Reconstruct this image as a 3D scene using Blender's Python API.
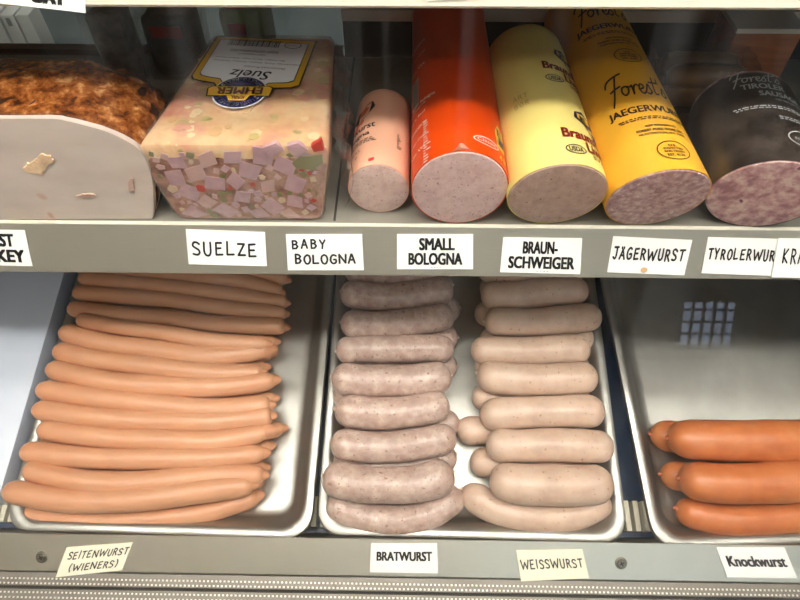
import bpy, bmesh, math, random
from mathutils import Vector, Matrix, noise
random.seed(7)
for o in list(bpy.data.objects): bpy.data.objects.remove(o, do_unlink=True)
scene = bpy.context.scene
COL = scene.collection
sin, cos, pi = math.sin, math.cos, math.pi

# ------------------------------------------------------------------ camera
B_ = Vector((15, 744, -600)).normalized()
X_ = Vector((1, -.0105, .012)); X_ = (X_ - B_ * X_.dot(B_)).normalized()
Z_ = X_.cross(B_)
EYE = Vector((0, 0, 1.40))
F_PX = 600.0
cam = bpy.data.cameras.new('camera'); cam.sensor_fit = 'HORIZONTAL'; cam.sensor_width = 36
cam.lens = F_PX / 800 * 36; cam.clip_start = .02; cam.clip_end = 60
camo = bpy.data.objects.new('camera', cam); COL.objects.link(camo)
R3 = Matrix((X_, B_, Z_))
camo.matrix_world = Matrix.Translation(EYE) @ R3.to_4x4()
scene.camera = camo

# ------------------------------------------------------------------ world, light, exposure
w = bpy.data.worlds.new('daylight'); scene.world = w; w.use_nodes = True
bg = w.node_tree.nodes['Background']; bg.inputs[0].default_value = (.66, .82, 1.0, 1); bg.inputs[1].default_value = 5.0
vs = scene.view_settings
vs.view_transform = 'Standard'; vs.look = 'None'; vs.gamma = 1; vs.use_curve_mapping = False
vs.exposure = -0.14
LAMP_MAIN = 38.0       # emission of the long ceiling light over the customer aisle
LAMP_FILL = 9.0  # added fill lamp that lifts the shade between the shelves
LAMP_OVER = 17.0       # the light right over the case front

# ------------------------------------------------------------------ helpers
def ray(u, v):
    return R3 @ Vector(((u - 400) / F_PX, (300 - v) / F_PX, -1))
def hit(u, v, p0, n):
    d = ray(u, v); p0 = Vector(p0); n = Vector(n)
    return EYE + d * ((p0 - EYE).dot(n) / d.dot(n))
def at_z(u, v, z): return hit(u, v, (0, 0, z), (0, 0, 1))
def at_y(u, v, y): return hit(u, v, (0, y, 0), (0, 1, 0))

TH = math.radians(13.4)
EX, EYD, EN = Vector((1, 0, 0)), Vector((0, cos(TH), sin(TH))), Vector((0, -sin(TH), cos(TH)))
RIM0 = Vector((0, .219, .759))           # a point of the plane of the tray rims
PAN_D = .024
FLOOR0 = RIM0 - EN * (PAN_D - .0012)     # inner floor of the trays
def dk(x, y, h): return FLOOR0 + EX * x + EYD * y + EN * h       # deck coordinates
def at_dk(u, v, h):
    p = hit(u, v, FLOOR0 + EN * h, EN); q = p - FLOOR0
    return (q.x, q.dot(EYD), h)

def lin(c):
    out = []
    for k in c:
        k /= 255
        out.append(k / 12.92 if k <= .04045 else ((k + .055) / 1.055) ** 2.4)
    return (*out, 1)

MATS = {}
def mat(name, col, rough=.5, metal=0, col2=None, scale=30, detail=4, ramp=(.35, .65), stretch=(1, 1, 1), bump=0, bscale=None,
        sss=0, speck=None, speck_scale=400, speck_at=.7, vary=0, emit=0, spec=.5, coat=0, rough2=None, noise_rough=.6):
    if name in MATS: return MATS[name]
    m = bpy.data.materials.new(name); m.use_nodes = True; MATS[name] = m
    nt = m.node_tree; N = nt.nodes; L = nt.links
    p = N['Principled BSDF']
    p.inputs['Base Color'].default_value = lin(col); p.inputs['Roughness'].default_value = rough
    p.inputs['Metallic'].default_value = metal; p.inputs['Specular IOR Level'].default_value = spec
    if coat: p.inputs['Coat Weight'].default_value = coat; p.inputs['Coat Roughness'].default_value = .12
    tc = N.new('ShaderNodeTexCoord'); mp = N.new('ShaderNodeMapping'); mp.inputs['Scale'].default_value = stretch
    L.new(tc.outputs['Object'], mp.inputs['Vector'])
    colour = None
    if col2 is not None:
        nz = N.new('ShaderNodeTexNoise'); nz.inputs['Scale'].default_value = scale; nz.inputs['Detail'].default_value = detail
        nz.inputs['Roughness'].default_value = noise_rough
        L.new(mp.outputs[0], nz.inputs['Vector'])
        r = N.new('ShaderNodeValToRGB'); cols = [col] + (list(col2) if isinstance(col2[0], (tuple, list)) else [col2])
        r.color_ramp.elements[0].position = ramp[0]; r.color_ramp.elements[1].position = ramp[1]
        r.color_ramp.elements[0].color = lin(cols[0]); r.color_ramp.elements[1].color = lin(cols[-1])
        for k, c in enumerate(cols[1:-1]):
            e = r.color_ramp.elements.new(ramp[0] + (ramp[1] - ramp[0]) * (k + 1) / (len(cols) - 1)); e.color = lin(c)
        L.new(nz.outputs[0], r.inputs[0]); colour = r.outputs[0]
    if speck is not None:
        s = N.new('ShaderNodeTexNoise'); s.inputs['Scale'].default_value = speck_scale; s.inputs['Detail'].default_value = 1
        L.new(tc.outputs['Object'], s.inputs['Vector'])
        sr = N.new('ShaderNodeValToRGB'); sr.color_ramp.elements[0].position = speck_at; sr.color_ramp.elements[1].position = speck_at + .04
        L.new(s.outputs[0], sr.inputs[0])
        mx = N.new('ShaderNodeMix'); mx.data_type = 'RGBA'
        L.new(sr.outputs[0], mx.inputs[0])
        if colour: L.new(colour, mx.inputs[6])
        else: mx.inputs[6].default_value = lin(col)
        mx.inputs[7].default_value = lin(speck); colour = mx.outputs[2]
    if vary:
        oi = N.new('ShaderNodeObjectInfo'); mr = N.new('ShaderNodeMapRange')
        mr.inputs[3].default_value = 1 - vary; mr.inputs[4].default_value = 1 + vary
        L.new(oi.outputs['Random'], mr.inputs[0])
        hs = N.new('ShaderNodeHueSaturation')
        if colour: L.new(colour, hs.inputs['Color'])
        else: hs.inputs['Color'].default_value = lin(col)
        L.new(mr.outputs[0], hs.inputs['Value']); colour = hs.outputs[0]
    if colour: L.new(colour, p.inputs['Base Color'])
    if bump:
        bn = N.new('ShaderNodeTexNoise'); bn.inputs['Scale'].default_value = bscale or scale; bn.inputs['Detail'].default_value = 3
        L.new(mp.outputs[0], bn.inputs['Vector'])
        bp = N.new('ShaderNodeBump'); bp.inputs['Strength'].default_value = bump; bp.inputs['Distance'].default_value = .002
        L.new(bn.outputs[0], bp.inputs['Height']); L.new(bp.outputs[0], p.inputs['Normal'])
    if rough2 is not None:
        rn = N.new('ShaderNodeTexNoise'); rn.inputs['Scale'].default_value = scale; L.new(mp.outputs[0], rn.inputs['Vector'])
        mr = N.new('ShaderNodeMapRange'); mr.inputs[1].default_value = .35; mr.inputs[2].default_value = .65
        mr.inputs[3].default_value = rough; mr.inputs[4].default_value = rough2
        L.new(rn.outputs[0], mr.inputs[0]); L.new(mr.outputs[0], p.inputs['Roughness'])
    if sss:
        p.inputs['Subsurface Weight'].default_value = sss; p.inputs['Subsurface Radius'].default_value = (1, .45, .25); p.inputs['Subsurface Scale'].default_value = .006
    if emit:
        p.inputs['Emission Color'].default_value = lin(col); p.inputs['Emission Strength'].default_value = emit
    return m

def clear_mat(name, tint=(1, 1, 1), f0=.04, gain=1.0, rough=0.0, dirt_haze=0.0, dirt_haze_col=(200, 205, 210), dirt_haze_stretch=(60, 6, 1.2), bump=0, bscale=60):
    """thin clear sheet: transparent plus a mirror coat that grows at grazing angles, plus a little dried grime or painted milky haze"""
    m = bpy.data.materials.new(name); m.use_nodes = True; MATS[name] = m
    nt = m.node_tree; N = nt.nodes; L = nt.links; N.clear()
    out = N.new('ShaderNodeOutputMaterial'); tr = N.new('ShaderNodeBsdfTransparent'); tr.inputs[0].default_value = (*tint, 1)
    gl = N.new('ShaderNodeBsdfGlossy'); gl.inputs['Roughness'].default_value = rough
    lw = N.new('ShaderNodeLayerWeight'); lw.inputs[0].default_value = .5
    pw = N.new('ShaderNodeMath'); pw.operation = 'POWER'; pw.inputs[1].default_value = 4
    L.new(lw.outputs['Facing'], pw.inputs[0])
    mr = N.new('ShaderNodeMapRange'); mr.inputs[3].default_value = f0 * gain; mr.inputs[4].default_value = min(1, .9 * gain)
    L.new(pw.outputs[0], mr.inputs[0])
    mx = N.new('ShaderNodeMixShader'); L.new(mr.outputs[0], mx.inputs[0]); L.new(tr.outputs[0], mx.inputs[1]); L.new(gl.outputs[0], mx.inputs[2])
    last = mx
    tc = N.new('ShaderNodeTexCoord')
    if bump:
        bn = N.new('ShaderNodeTexNoise'); bn.inputs['Scale'].default_value = bscale; bn.inputs['Detail'].default_value = 4
        L.new(tc.outputs['Object'], bn.inputs['Vector'])
        bp = N.new('ShaderNodeBump'); bp.inputs['Strength'].default_value = bump; bp.inputs['Distance'].default_value = .008
        L.new(bn.outputs[0], bp.inputs['Height']); L.new(bp.outputs[0], gl.inputs['Normal'])
    if dirt_haze:
        mp = N.new('ShaderNodeMapping'); mp.inputs['Scale'].default_value = dirt_haze_stretch
        L.new(tc.outputs['Object'], mp.inputs[0])
        nz = N.new('ShaderNodeTexNoise'); nz.inputs['Scale'].default_value = 1; nz.inputs['Detail'].default_value = 6
        L.new(mp.outputs[0], nz.inputs['Vector'])
        dr = N.new('ShaderNodeMapRange'); dr.inputs[1].default_value = .45; dr.inputs[2].default_value = .8; dr.inputs[3].default_value = 0; dr.inputs[4].default_value = dirt_haze
        L.new(nz.outputs[0], dr.inputs[0])
        df = N.new('ShaderNodeBsdfDiffuse'); df.inputs[0].default_value = lin(dirt_haze_col)
        m2 = N.new('ShaderNodeMixShader'); L.new(dr.outputs[0], m2.inputs[0]); L.new(last.outputs[0], m2.inputs[1]); L.new(df.outputs[0], m2.inputs[2]); last = m2
    L.new(last.outputs[0], out.inputs[0])
    return m

def link(name, bm, mats, parent=None, origin=(0, 0, 0), smooth=True, normals=True):
    """one mesh object; geometry is given in world coordinates, the object's origin is put at ORIGIN"""
    origin = Vector(origin)
    if normals: bmesh.ops.recalc_face_normals(bm, faces=bm.faces)
    me = bpy.data.meshes.new(name)
    for v in bm.verts: v.co -= origin
    bm.to_mesh(me); bm.free()
    if not isinstance(mats, (list, tuple)): mats = [mats]
    for m in mats: me.materials.append(m)
    if smooth:
        me.polygons.foreach_set('use_smooth', [True] * len(me.polygons))
        try: me.set_sharp_from_angle(angle=math.radians(38))
        except Exception: pass
    o = bpy.data.objects.new(name, me); COL.objects.link(o)
    if parent is None: o.location = origin
    else: o.parent = parent
    return o
def tag(o, label, cat, group=None, kind=None):
    o['label'] = label; o['category'] = cat
    if group: o['group'] = group
    if kind: o['kind'] = kind
    return o
def thing(name, origin, label, cat, group=None):
    o = bpy.data.objects.new(name, None); COL.objects.link(o); o.location = origin; o.empty_display_size = .02
    return tag(o, label, cat, group)
def structure(name, bm, m, smooth=False):
    o = link(name, bm, m, None, (0, 0, 0), smooth); o['kind'] = 'structure'; return o

def box(bm, x0, x1, y0, y1, z0, z1, mi=0, frame=None):
    vs_ = [Vector((x, y, z)) for x in (x0, x1) for y in (y0, y1) for z in (z0, z1)]
    if frame: vs_ = [frame(v) for v in vs_]
    v = [bm.verts.new(c) for c in vs_]
    fs = []
    for f in ((0, 1, 3, 2), (4, 6, 7, 5), (0, 4, 5, 1), (2, 3, 7, 6), (0, 2, 6, 4), (1, 5, 7, 3)):
        fc = bm.faces.new([v[i] for i in f]); fc.material_index = mi; fs.append(fc)
    return v
def bevel_all(bm, w_, seg=2):
    bmesh.ops.bevel(bm, geom=list(bm.edges), offset=w_, segments=seg, affect='EDGES', profile=.6)
def extrude_x(bm, prof, x0, x1, mi=0):
    a = [bm.verts.new((x0, y, z)) for y, z in prof]; b = [bm.verts.new((x1, y, z)) for y, z in prof]
    n = len(prof)
    for i in range(n):
        bm.faces.new((a[i], a[(i + 1) % n], b[(i + 1) % n], b[i])).material_index = mi
    bm.faces.new(a).material_index = mi; bm.faces.new(b[::-1]).material_index = mi
def loft(bm, rings, close0=True, close1=True, mi=0):
    R_ = [[bm.verts.new(p) for p in r] for r in rings]
    n = len(R_[0])
    for a, b in zip(R_, R_[1:]):
        for i in range(n):
            bm.faces.new((a[i], a[(i + 1) % n], b[(i + 1) % n], b[i])).material_index = mi
    if close0: bm.faces.new(R_[0][::-1]).material_index = mi
    if close1: bm.faces.new(R_[-1]).material_index = mi
    return R_
def catmull(P, n):
    P = [P[0] * 2 - P[1]] + list(P) + [P[-1] * 2 - P[-2]]; out = []
    for k in range(n + 1):
        t = k / n * (len(P) - 3); i = min(int(t), len(P) - 4); t -= i
        a, b, c, d = P[i:i + 4]
        out.append(.5 * ((2 * b) + (c - a) * t + (2 * a - 5 * b + 4 * c - d) * t * t + (3 * b - a - 3 * c + d) * t ** 3))
    return out
def rod(bm, a, b, r, n=8, mi=0):
    a, b = Vector(a), Vector(b); t = (b - a).normalized()
    s = t.cross(Vector((0, 0, 1)) if abs(t.z) < .9 else Vector((1, 0, 0))).normalized(); u = s.cross(t)
    loft(bm, [[q + (s * cos(2 * pi * i / n) + u * sin(2 * pi * i / n)) * r for i in range(n)] for q in (a, b)], mi=mi)

# --- lettering
def glyphs(text, bold=0.0, shear=0.0, space=1.0, res=3):
    """type set in the built-in font: (2-D points, faces, (xmin,xmax,ymin,ymax))"""
    cu = bpy.data.curves.new('type', 'FONT'); cu.body = text; cu.shear = shear; cu.space_character = space
    cu.resolution_u = res; cu.fill_mode = 'BOTH'; cu.size = 1
    o = bpy.data.objects.new('type', cu); COL.objects.link(o)
    me = bpy.data.meshes.new_from_object(o.evaluated_get(bpy.context.evaluated_depsgraph_get()))
    P = [(v.co.x, v.co.y) for v in me.vertices]; Fc = [tuple(p.vertices) for p in me.polygons]
    bpy.data.objects.remove(o); bpy.data.curves.remove(cu); bpy.data.meshes.remove(me)
    if bold:
        n0 = len(P); P0_, F0_ = list(P), list(Fc); P, Fc = [], []
        for k, (ax, ay) in enumerate(((-1, -.5), (1, -.5), (1, .5), (-1, .5), (0, 0))):
            P += [(x + ax * bold, y + ay * bold) for x, y in P0_]; Fc += [tuple(i + k * n0 for i in f) for f in F0_]
    xs = [p[0] for p in P]; ys = [p[1] for p in P]
    return P, Fc, (min(xs), max(xs), min(ys), max(ys))
STROKES = {
 'S': [[(.9,.85),(.6,1),(.25,.95),(.1,.75),(.35,.57),(.75,.42),(.88,.2),(.6,.02),(.1,.08)]],
 'U': [[(.1,1),(.1,.3),(.3,.03),(.65,.02),(.85,.3),(.88,1)]],
 'E': [[(.85,1),(.15,.97),(.12,.02),(.9,.04)],[(.14,.52),(.7,.54)]],
 'L': [[(.15,1),(.12,.03),(.88,.05)]],
 'Z': [[(.1,.95),(.9,.97),(.1,.03),(.95,.05)]],
 'B': [[(.12,0),(.12,1),(.6,.97),(.8,.78),(.6,.56),(.14,.53)],[(.6,.55),(.9,.3),(.65,.04),(.12,.02)]],
 'A': [[(.02,0),(.45,1),(.55,1),(.95,0)],[(.2,.38),(.8,.38)]],
 'Ä': [[(.02,0),(.45,.86),(.55,.86),(.95,0)],[(.2,.34),(.8,.34)],[(.28,1.0),(.3,1.08)],[(.68,1.0),(.7,1.08)]],
 'Y': [[(.05,1),(.48,.5),(.9,1)],[(.48,.5),(.42,0)]],
 'O': [[(.5,1),(.15,.8),(.08,.4),(.3,.04),(.65,.03),(.92,.4),(.82,.85),(.5,1)]],
 'G': [[(.85,.88),(.5,1),(.15,.75),(.1,.3),(.4,.02),(.85,.12),(.88,.45),(.55,.45)]],
 'N': [[(.1,0),(.1,1),(.85,.02),(.88,1)]],
 'J': [[(.2,.97),(.95,1)],[(.65,1),(.62,.2),(.4,.0),(.1,.12)]],
 'R': [[(.12,0),(.14,1),(.65,.95),(.82,.75),(.6,.52),(.14,.5)],[(.45,.5),(.92,0)]],
 'W': [[(.02,1),(.22,.02),(.5,.75),(.75,.02),(1.0,1)]],
 'T': [[(.05,.96),(.95,1)],[(.5,.97),(.48,0)]],
 'K': [[(.12,1),(.12,0)],[(.85,1),(.15,.48),(.9,0)]],
 'I': [[(.5,1),(.48,0)]],
 '@': [[(-.05,.55),(.05,.75),(.3,.88),(.75,1.0)],[(.5,.93),(.36,.55),(.2,.1),(.02,-.3)],[(.1,.3),(.3,.38),(.55,.45)],[(.75,.4),(.6,.35),(.55,.15),(.65,.02),(.8,.12),(.85,.3),(.75,.4),(.95,.34),(1.02,.4),(1.0,.02)],[(1.0,.02),(1.08,.3),(1.2,.42),(1.3,.36)],[(1.28,.2),(1.48,.26),(1.5,.4),(1.38,.42),(1.3,.22),(1.38,.02),(1.55,.1),(1.75,.45),(1.78,.3),(1.82,.12),(1.7,.0),(1.6,.04)],[(2.12,.82),(2.0,.3),(1.98,.05),(2.12,.05)],[(1.85,.55),(2.4,.64)],[(2.42,.85),(2.36,.68)],[(2.35,.1),(2.55,.45),(2.6,.3),(2.62,.12),(2.5,0),(2.4,.04)]],   # Forest's, as one script word
 '(': [[(.75,1.12),(.4,.8),(.35,.3),(.7,-.1)]],
 ')': [[(.25,1.12),(.6,.8),(.65,.3),(.3,-.1)]],
}
def hand(text, pen=.1, gap=.25, jit=.05, seed=1, narrow=.72):
    """marker-pen capitals as stroke ribbons; same return as glyphs()"""
    rnd = random.Random(seed); P, Fc = [], []; x = 0
    for ch in text:
        if ch == ' ': x += narrow * .8; continue
        wd = {'I': .3, '(': .4, ')': .4, 'W': 1.05, 'N': .85}.get(ch, narrow)
        dy = rnd.uniform(-jit, jit); sc = 1 + rnd.uniform(-jit, jit)
        for st in STROKES[ch]:
            pts = [(x + px_ * wd + rnd.uniform(-jit, jit) * .35, dy + py_ * sc + rnd.uniform(-jit, jit) * .35) for px_, py_ in st]
            if len(pts) > 3 and ch in 'SOGUJ@':
                pts = [(q.x, q.y) for q in catmull([Vector((a, b, 0)) for a, b in pts], (len(pts) - 1) * 3)]
            for a, b in zip(pts, pts[1:]):
                dx, dy_ = b[0] - a[0], b[1] - a[1]; l = math.hypot(dx, dy_) or 1
                nx, ny = -dy_ / l * pen / 2, dx / l * pen / 2; i = len(P)
                P += [(a[0] + nx, a[1] + ny), (a[0] - nx, a[1] - ny), (b[0] - nx, b[1] - ny), (b[0] + nx, b[1] + ny)]
                Fc.append((i, i + 1, i + 2, i + 3))
            for q in pts:
                i = len(P); P += [(q[0] + pen / 2 * cos(k * pi / 4), q[1] + pen / 2 * sin(k * pi / 4)) for k in range(8)]
                Fc.append(tuple(range(i, i + 8)))
        x += wd + gap * (1 + rnd.uniform(-.2, .2))
    xs = [p[0] for p in P]; ys = [p[1] for p in P]
    return P, Fc, (min(xs), max(xs), min(ys), max(ys))
def lay(bm, g, rect, fn, mi=0, box_=None):
    """put glyphs G into RECT (u0,u1,v0,v1) of a surface given by FN(u,v)"""
    P, Fc, bb = g; bb = box_ or bb
    u0, u1, v0, v1 = rect
    vs_ = [bm.verts.new(fn(u0 + (p[0] - bb[0]) / (bb[1] - bb[0]) * (u1 - u0), v0 + (p[1] - bb[2]) / (bb[3] - bb[2]) * (v1 - v0))) for p in P]
    for f in Fc:
        try: bm.faces.new([vs_[i] for i in f]).material_index = mi
        except ValueError: pass
def patch(bm, outline, fn, mi=0):
    """a filled outline on a surface FN"""
    vs_ = [bm.verts.new(fn(*p)) for p in outline]
    bm.faces.new(vs_).material_index = mi

# ------------------------------------------------------------------ materials
ALU = mat('brushed aluminium', (170, 165, 152), .42, .7, (180, 175, 162), 40, 5, (.3, .7), (1.2, 60, 60), rough2=.5)
CREAM = mat('cream painted edge', (212, 207, 192), .35)
PAN = mat('worn aluminium pan', (186, 185, 180), .32, .95, (160, 159, 154), 9, 6, (.35, .7), (1, 1, 1), rough2=.48)
SHELF = mat('grey shelf enamel', (150, 146, 136), .45, .3, (140, 136, 127), 8)
DECK = mat('dark navy deck', (24, 52, 84), .4)
GRILLE = mat('cream grille', (222, 216, 196), .45)
BLACK = mat('black plastic', (18, 18, 20), .4)
RUBBER = mat('dark rubber gasket', (30, 30, 30), .6)
CARD = mat('white card', (240, 240, 238), .6)
CARD2 = mat('cream card', (238, 234, 212), .6)
INK = mat('black ink', (16, 16, 18), .5)
INKF = mat('faded marker ink', (62, 62, 60), .6)
STEEL = mat('screw steel', (140, 136, 124), .35, .9)
GLASS = clear_mat('front pane glass', (.985, .99, .985), .04, 1.0, 0, .022)
REARGLASS = clear_mat('rear door glass', (.8, .84, .84), .05)
FILM = clear_mat('plastic film', (.97, .97, .96), .10, 1.2, .2, .16, (235, 232, 226), (45, 30, 45), bump=1.0, bscale=30)  # milky haze on the film is its sheen painted as diffuse white

# ------------------------------------------------------------------ the room
CEIL = 2.95
XL, XR, YF, YB = -3.2, 3.4, -2.9, 3.0
PLASTER = mat('warm plaster', (196, 184, 160), .9)
bm = bmesh.new(); box(bm, XL, XR, YF - .15, YB, -.05, 0); structure('floor', bm, mat('floor tile', (120, 108, 94), .35, 0, (104, 92, 80), 3))
bm = bmesh.new(); box(bm, XL, XR, YF, YB, CEIL, CEIL + .05); structure('ceiling', bm, mat('ceiling board', (236, 234, 228), .9))
bm = bmesh.new(); box(bm, XL - .1, XL, YF, YB, 0, CEIL); structure('wall_left', bm, PLASTER)
bm = bmesh.new(); box(bm, XR, XR + .1, YF, YB, 0, CEIL); structure('wall_right', bm, PLASTER)
bm = bmesh.new(); box(bm, XL, XR, YB, YB + .1, 0, CEIL); structure('wall_back', bm, mat('dark back wall', (96, 86, 76), .9))
# street front with a glazed door and a high window added for bluish daylight
DX0, DX1, WX0, WX1, WZ0, WZ1 = 1.62, 2.42, .3, 3.2, 2.03, 2.90
bm = bmesh.new()
for a in ((XL, DX0, 0, WZ0), (DX0, DX1, 2.0, WZ0), (DX1, XR, 0, WZ0), (XL, WX0, WZ0, CEIL), (WX0, WX1, WZ1, CEIL), (WX1, XR, WZ0, CEIL)):
    box(bm, a[0], a[1], YF - .12, YF, a[2], a[3])
structure('wall_front', bm, mat('brown street wall', (84, 74, 64), .9))
FRAME = mat('dark door frame', (52, 46, 42), .5)
def glazed(name, x0, x1, z0, z1, nx, nz, glass, solid=None, gap=None, bar=.012):
    bm = bmesh.new(); t = .06
    for a in ((x0, x0 + t, z0, z1), (x1 - t, x1, z0, z1), (x0 + t, x1 - t, z0, z0 + t), (x0 + t, x1 - t, z1 - t, z1)): box(bm, a[0], a[1], YF - .09, YF - .03, a[2], a[3])
    for i in range(1, nx): c = x0 + (x1 - x0) * i / nx; box(bm, c - bar, c + bar, YF - .075, YF - .045, z0 + t, z1 - t)
    for i in range(1, nz): c = z0 + (z1 - z0) * i / nz; box(bm, x0 + t, x1 - t, YF - .074, YF - .046, c - bar, c + bar)
    if solid: box(bm, solid[0], solid[1], YF - .085, YF - .035, z0, gap or z1); box(bm, x0, x1, YF - .085, YF - .035, solid[2], gap or z1)
    o = structure(name, bm, FRAME)
    bm = bmesh.new(); box(bm, x0 + t, x1 - t, YF - .063, YF - .057, z0 + t, z1 - t); link('pane', bm, glass, o, smooth=False)
    lt = bpy.data.lights.new(name + '_portal', 'AREA'); lt.shape = 'RECTANGLE'; lt.size = x1 - x0; lt.size_y = z1 - z0; lt.cycles.is_portal = True
    lo = bpy.data.objects.new(name + '_portal', lt); COL.objects.link(lo); lo.location = ((x0 + x1) / 2, YF - .13, (z0 + z1) / 2); lo.rotation_euler = (pi / 2, 0, 0)
TINT = clear_mat('tinted door glass', (.6, .6, .64))
def door_panes():
    glazed('door_1', DX0, DX1, 0, 2.0, 12, 26, TINT, (2.02, DX1, .36), None, .004)
door_panes()
glazed('added_window_1', WX0, WX1, WZ0, WZ1, 4, 1, REARGLASS)
def ceiling_lamp(x, y, lx, ly, power, label):
    t = thing('ceiling_light', (x, y, CEIL), label, 'ceiling light')
    zc = CEIL - .22
    for sx in (-1, 1):
        bm = bmesh.new(); box(bm, x + sx * (lx / 2 + .021) - .02, x + sx * (lx / 2 + .021) + .02, y - ly / 2 - .01, y + ly / 2 + .01, zc - .05, zc + .02)
        link('end_cap', bm, mat('lamp housing', (225, 222, 214), .5), t, t.location, False)
    for sx in (-.8, .8): bm = bmesh.new(); rod(bm, (x + sx * lx / 2, y, zc + .0005), (x + sx * lx / 2, y, CEIL), .006); link('hanger', bm, mat('lamp housing', (225, 222, 214), .5), t, t.location)
    bm = bmesh.new(); box(bm, x - lx / 2, x + lx / 2, y - ly / 2, y + ly / 2, zc - .04, zc)
    m = bpy.data.materials.new('tube glow'); m.use_nodes = True; n = m.node_tree.nodes; n.clear()
    e = n.new('ShaderNodeEmission'); e.inputs[0].default_value = (1, .945, .865, 1); e.inputs[1].default_value = power; oo = n.new('ShaderNodeOutputMaterial'); m.node_tree.links.new(e.outputs[0], oo.inputs[0])
    link('diffuser', bm, m, t, t.location, False)
ceiling_lamp(.0, -.30, 2.6, .17, LAMP_MAIN, 'long fluorescent ceiling light over the aisle before the meat case')
ceiling_lamp(.1, .27, 2.6, .17, LAMP_OVER, 'long fluorescent ceiling light right over the meat case')
ceiling_lamp(-.1, -1.35, 2.8, .17, LAMP_FILL, 'added long fluorescent fill light in the middle of the store')

# ------------------------------------------------------------------ the display case
CX0, CX1 = -1.0, 1.0
case = thing('display_case', (0, .4, 0), 'long aluminium deli meat display case with slanted front glass and one middle shelf', 'display case')
CO = case.location
def part(name, bm, m, smooth=True, parent=case): return link(name, bm, m, parent, CO, smooth)
# front rail: sloped face between these two lines (Y, z)
RT, RB = (.1935, .7715), (.1642, .7497)
bm = bmesh.new(); extrude_x(bm, [(.196, .742), (.196, .762), (.1948, .7695), RT, RB, (RB[0], .742)], CX0, CX1)
frail = part('front_rail', bm, mat('brushed rail metal', (205, 200, 184), .34, .92, (215, 210, 196), 40, 5, (.3, .7), (1.2, 60, 60), rough2=.44))
RN = Vector((0, -(RT[1] - RB[1]), RT[0] - RB[0])).normalized()
for (u, v) in ((42, 557), (621, 563)):
    p = hit(u, v, (0, *RB), RN); s = EX; t = RN.cross(s)
    bm = bmesh.new()
    for r0, h in ((.0062, .0008), (.0042, .0022)):
        loft(bm, [[p + RN * q + (s * cos(a * pi / 10) + t * sin(a * pi / 10)) * rr for a in range(20)] for q, rr in ((-.001, r0), (h * .6, r0), (h, r0 * .8))])
    for a in (.5, .5 + pi / 2):
        d = s * cos(a) + t * sin(a); e = RN.cross(d)
        loft(bm, [[p + d * i * .0026 + e * j * .0006 + RN * .0024 for i, j in ((-1, -1), (1, -1), (1, 1), (-1, 1))], [p + d * i * .0026 + e * j * .0006 + RN * .0027 for i, j in ((-1, -1), (1, -1), (1, 1), (-1, 1))]], mi=1)
    link('screw', bm, [STEEL, BLACK], frail, CO)
# knurled aluminium threshold strips in front of the rail, with a dark gasket between
strip_z = .7465
bm = bmesh.new()
extrude_x(bm, [(.163, strip_z - .004), (.163, strip_z), (.1515, strip_z - .003), (.1515, strip_z - .008)], CX0, CX1)
extrude_x(bm, [(.1485, strip_z - .009), (.1485, strip_z - .005), (.131, strip_z - .009), (.131, strip_z - .014)], CX0, CX1)
def studs(y, z, ph, n=360, pitch=.0042):
    for i in range(n):
        x = -.75 + (i + ph) * pitch
        loft(bm, [[Vector((x + sx * k, y + sy * k, z + hz + (sy * k) * .26)) for sx, sy in ((-.001, -.0009), (.001, -.0009), (.001, .0009), (-.001, .0009))] for k, hz in ((1, -.0002), (.65, .0007))], close0=False, mi=1)
studs(.1575, strip_z - .0014, 0); studs(.1533, strip_z - .0025, .5); studs(.1455, strip_z - .0057, 0); studs(.141, strip_z - .0067, .5)
part('threshold_strip', bm, [mat('threshold aluminium', (120, 115, 108), .5, .6), mat('stud aluminium', (225, 220, 210), .35, .3)], True)
bm = bmesh.new(); extrude_x(bm, [(.1665, .747), (.1625, .7445), (.1625, .738), (.1665, .738)], CX0, CX1); extrude_x(bm, [(.1513, strip_z - .0045), (.1487, strip_z - .0065), (.1487, strip_z - .014), (.1513, strip_z - .014)], CX0, CX1)
part('gasket', bm, RUBBER, False)
# body under the deck
bm = bmesh.new(); box(bm, CX0, CX1, .131, .70, .02, .60); box(bm, CX0, CX1, .131, .206, .60, .731)
part('base_cabinet', bm, mat('case body enamel', (205, 202, 192), .4), False)
bm = bmesh.new(); box(bm, CX0, CX1, -.012, .42, -.034, -.0262 + .0012, frame=lambda v: dk(v.x, v.y, v.z))
part('deck', bm, DECK, False)
bm = bmesh.new()
for i in range(190): x = CX0 + .02 + i * .0103; box(bm, x, x + .0055, -.006, .026, -.024, -.012, frame=lambda v: dk(v.x, v.y, v.z))
part('air_grille', bm, GRILLE, False)
bm = bmesh.new(); rod(bm, dk(.2475, .004, -.02), dk(.2405, .40, -.02), .0011); part('divider_wire', bm, mat('wire steel', (190, 192, 190), .3, .6))
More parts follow.
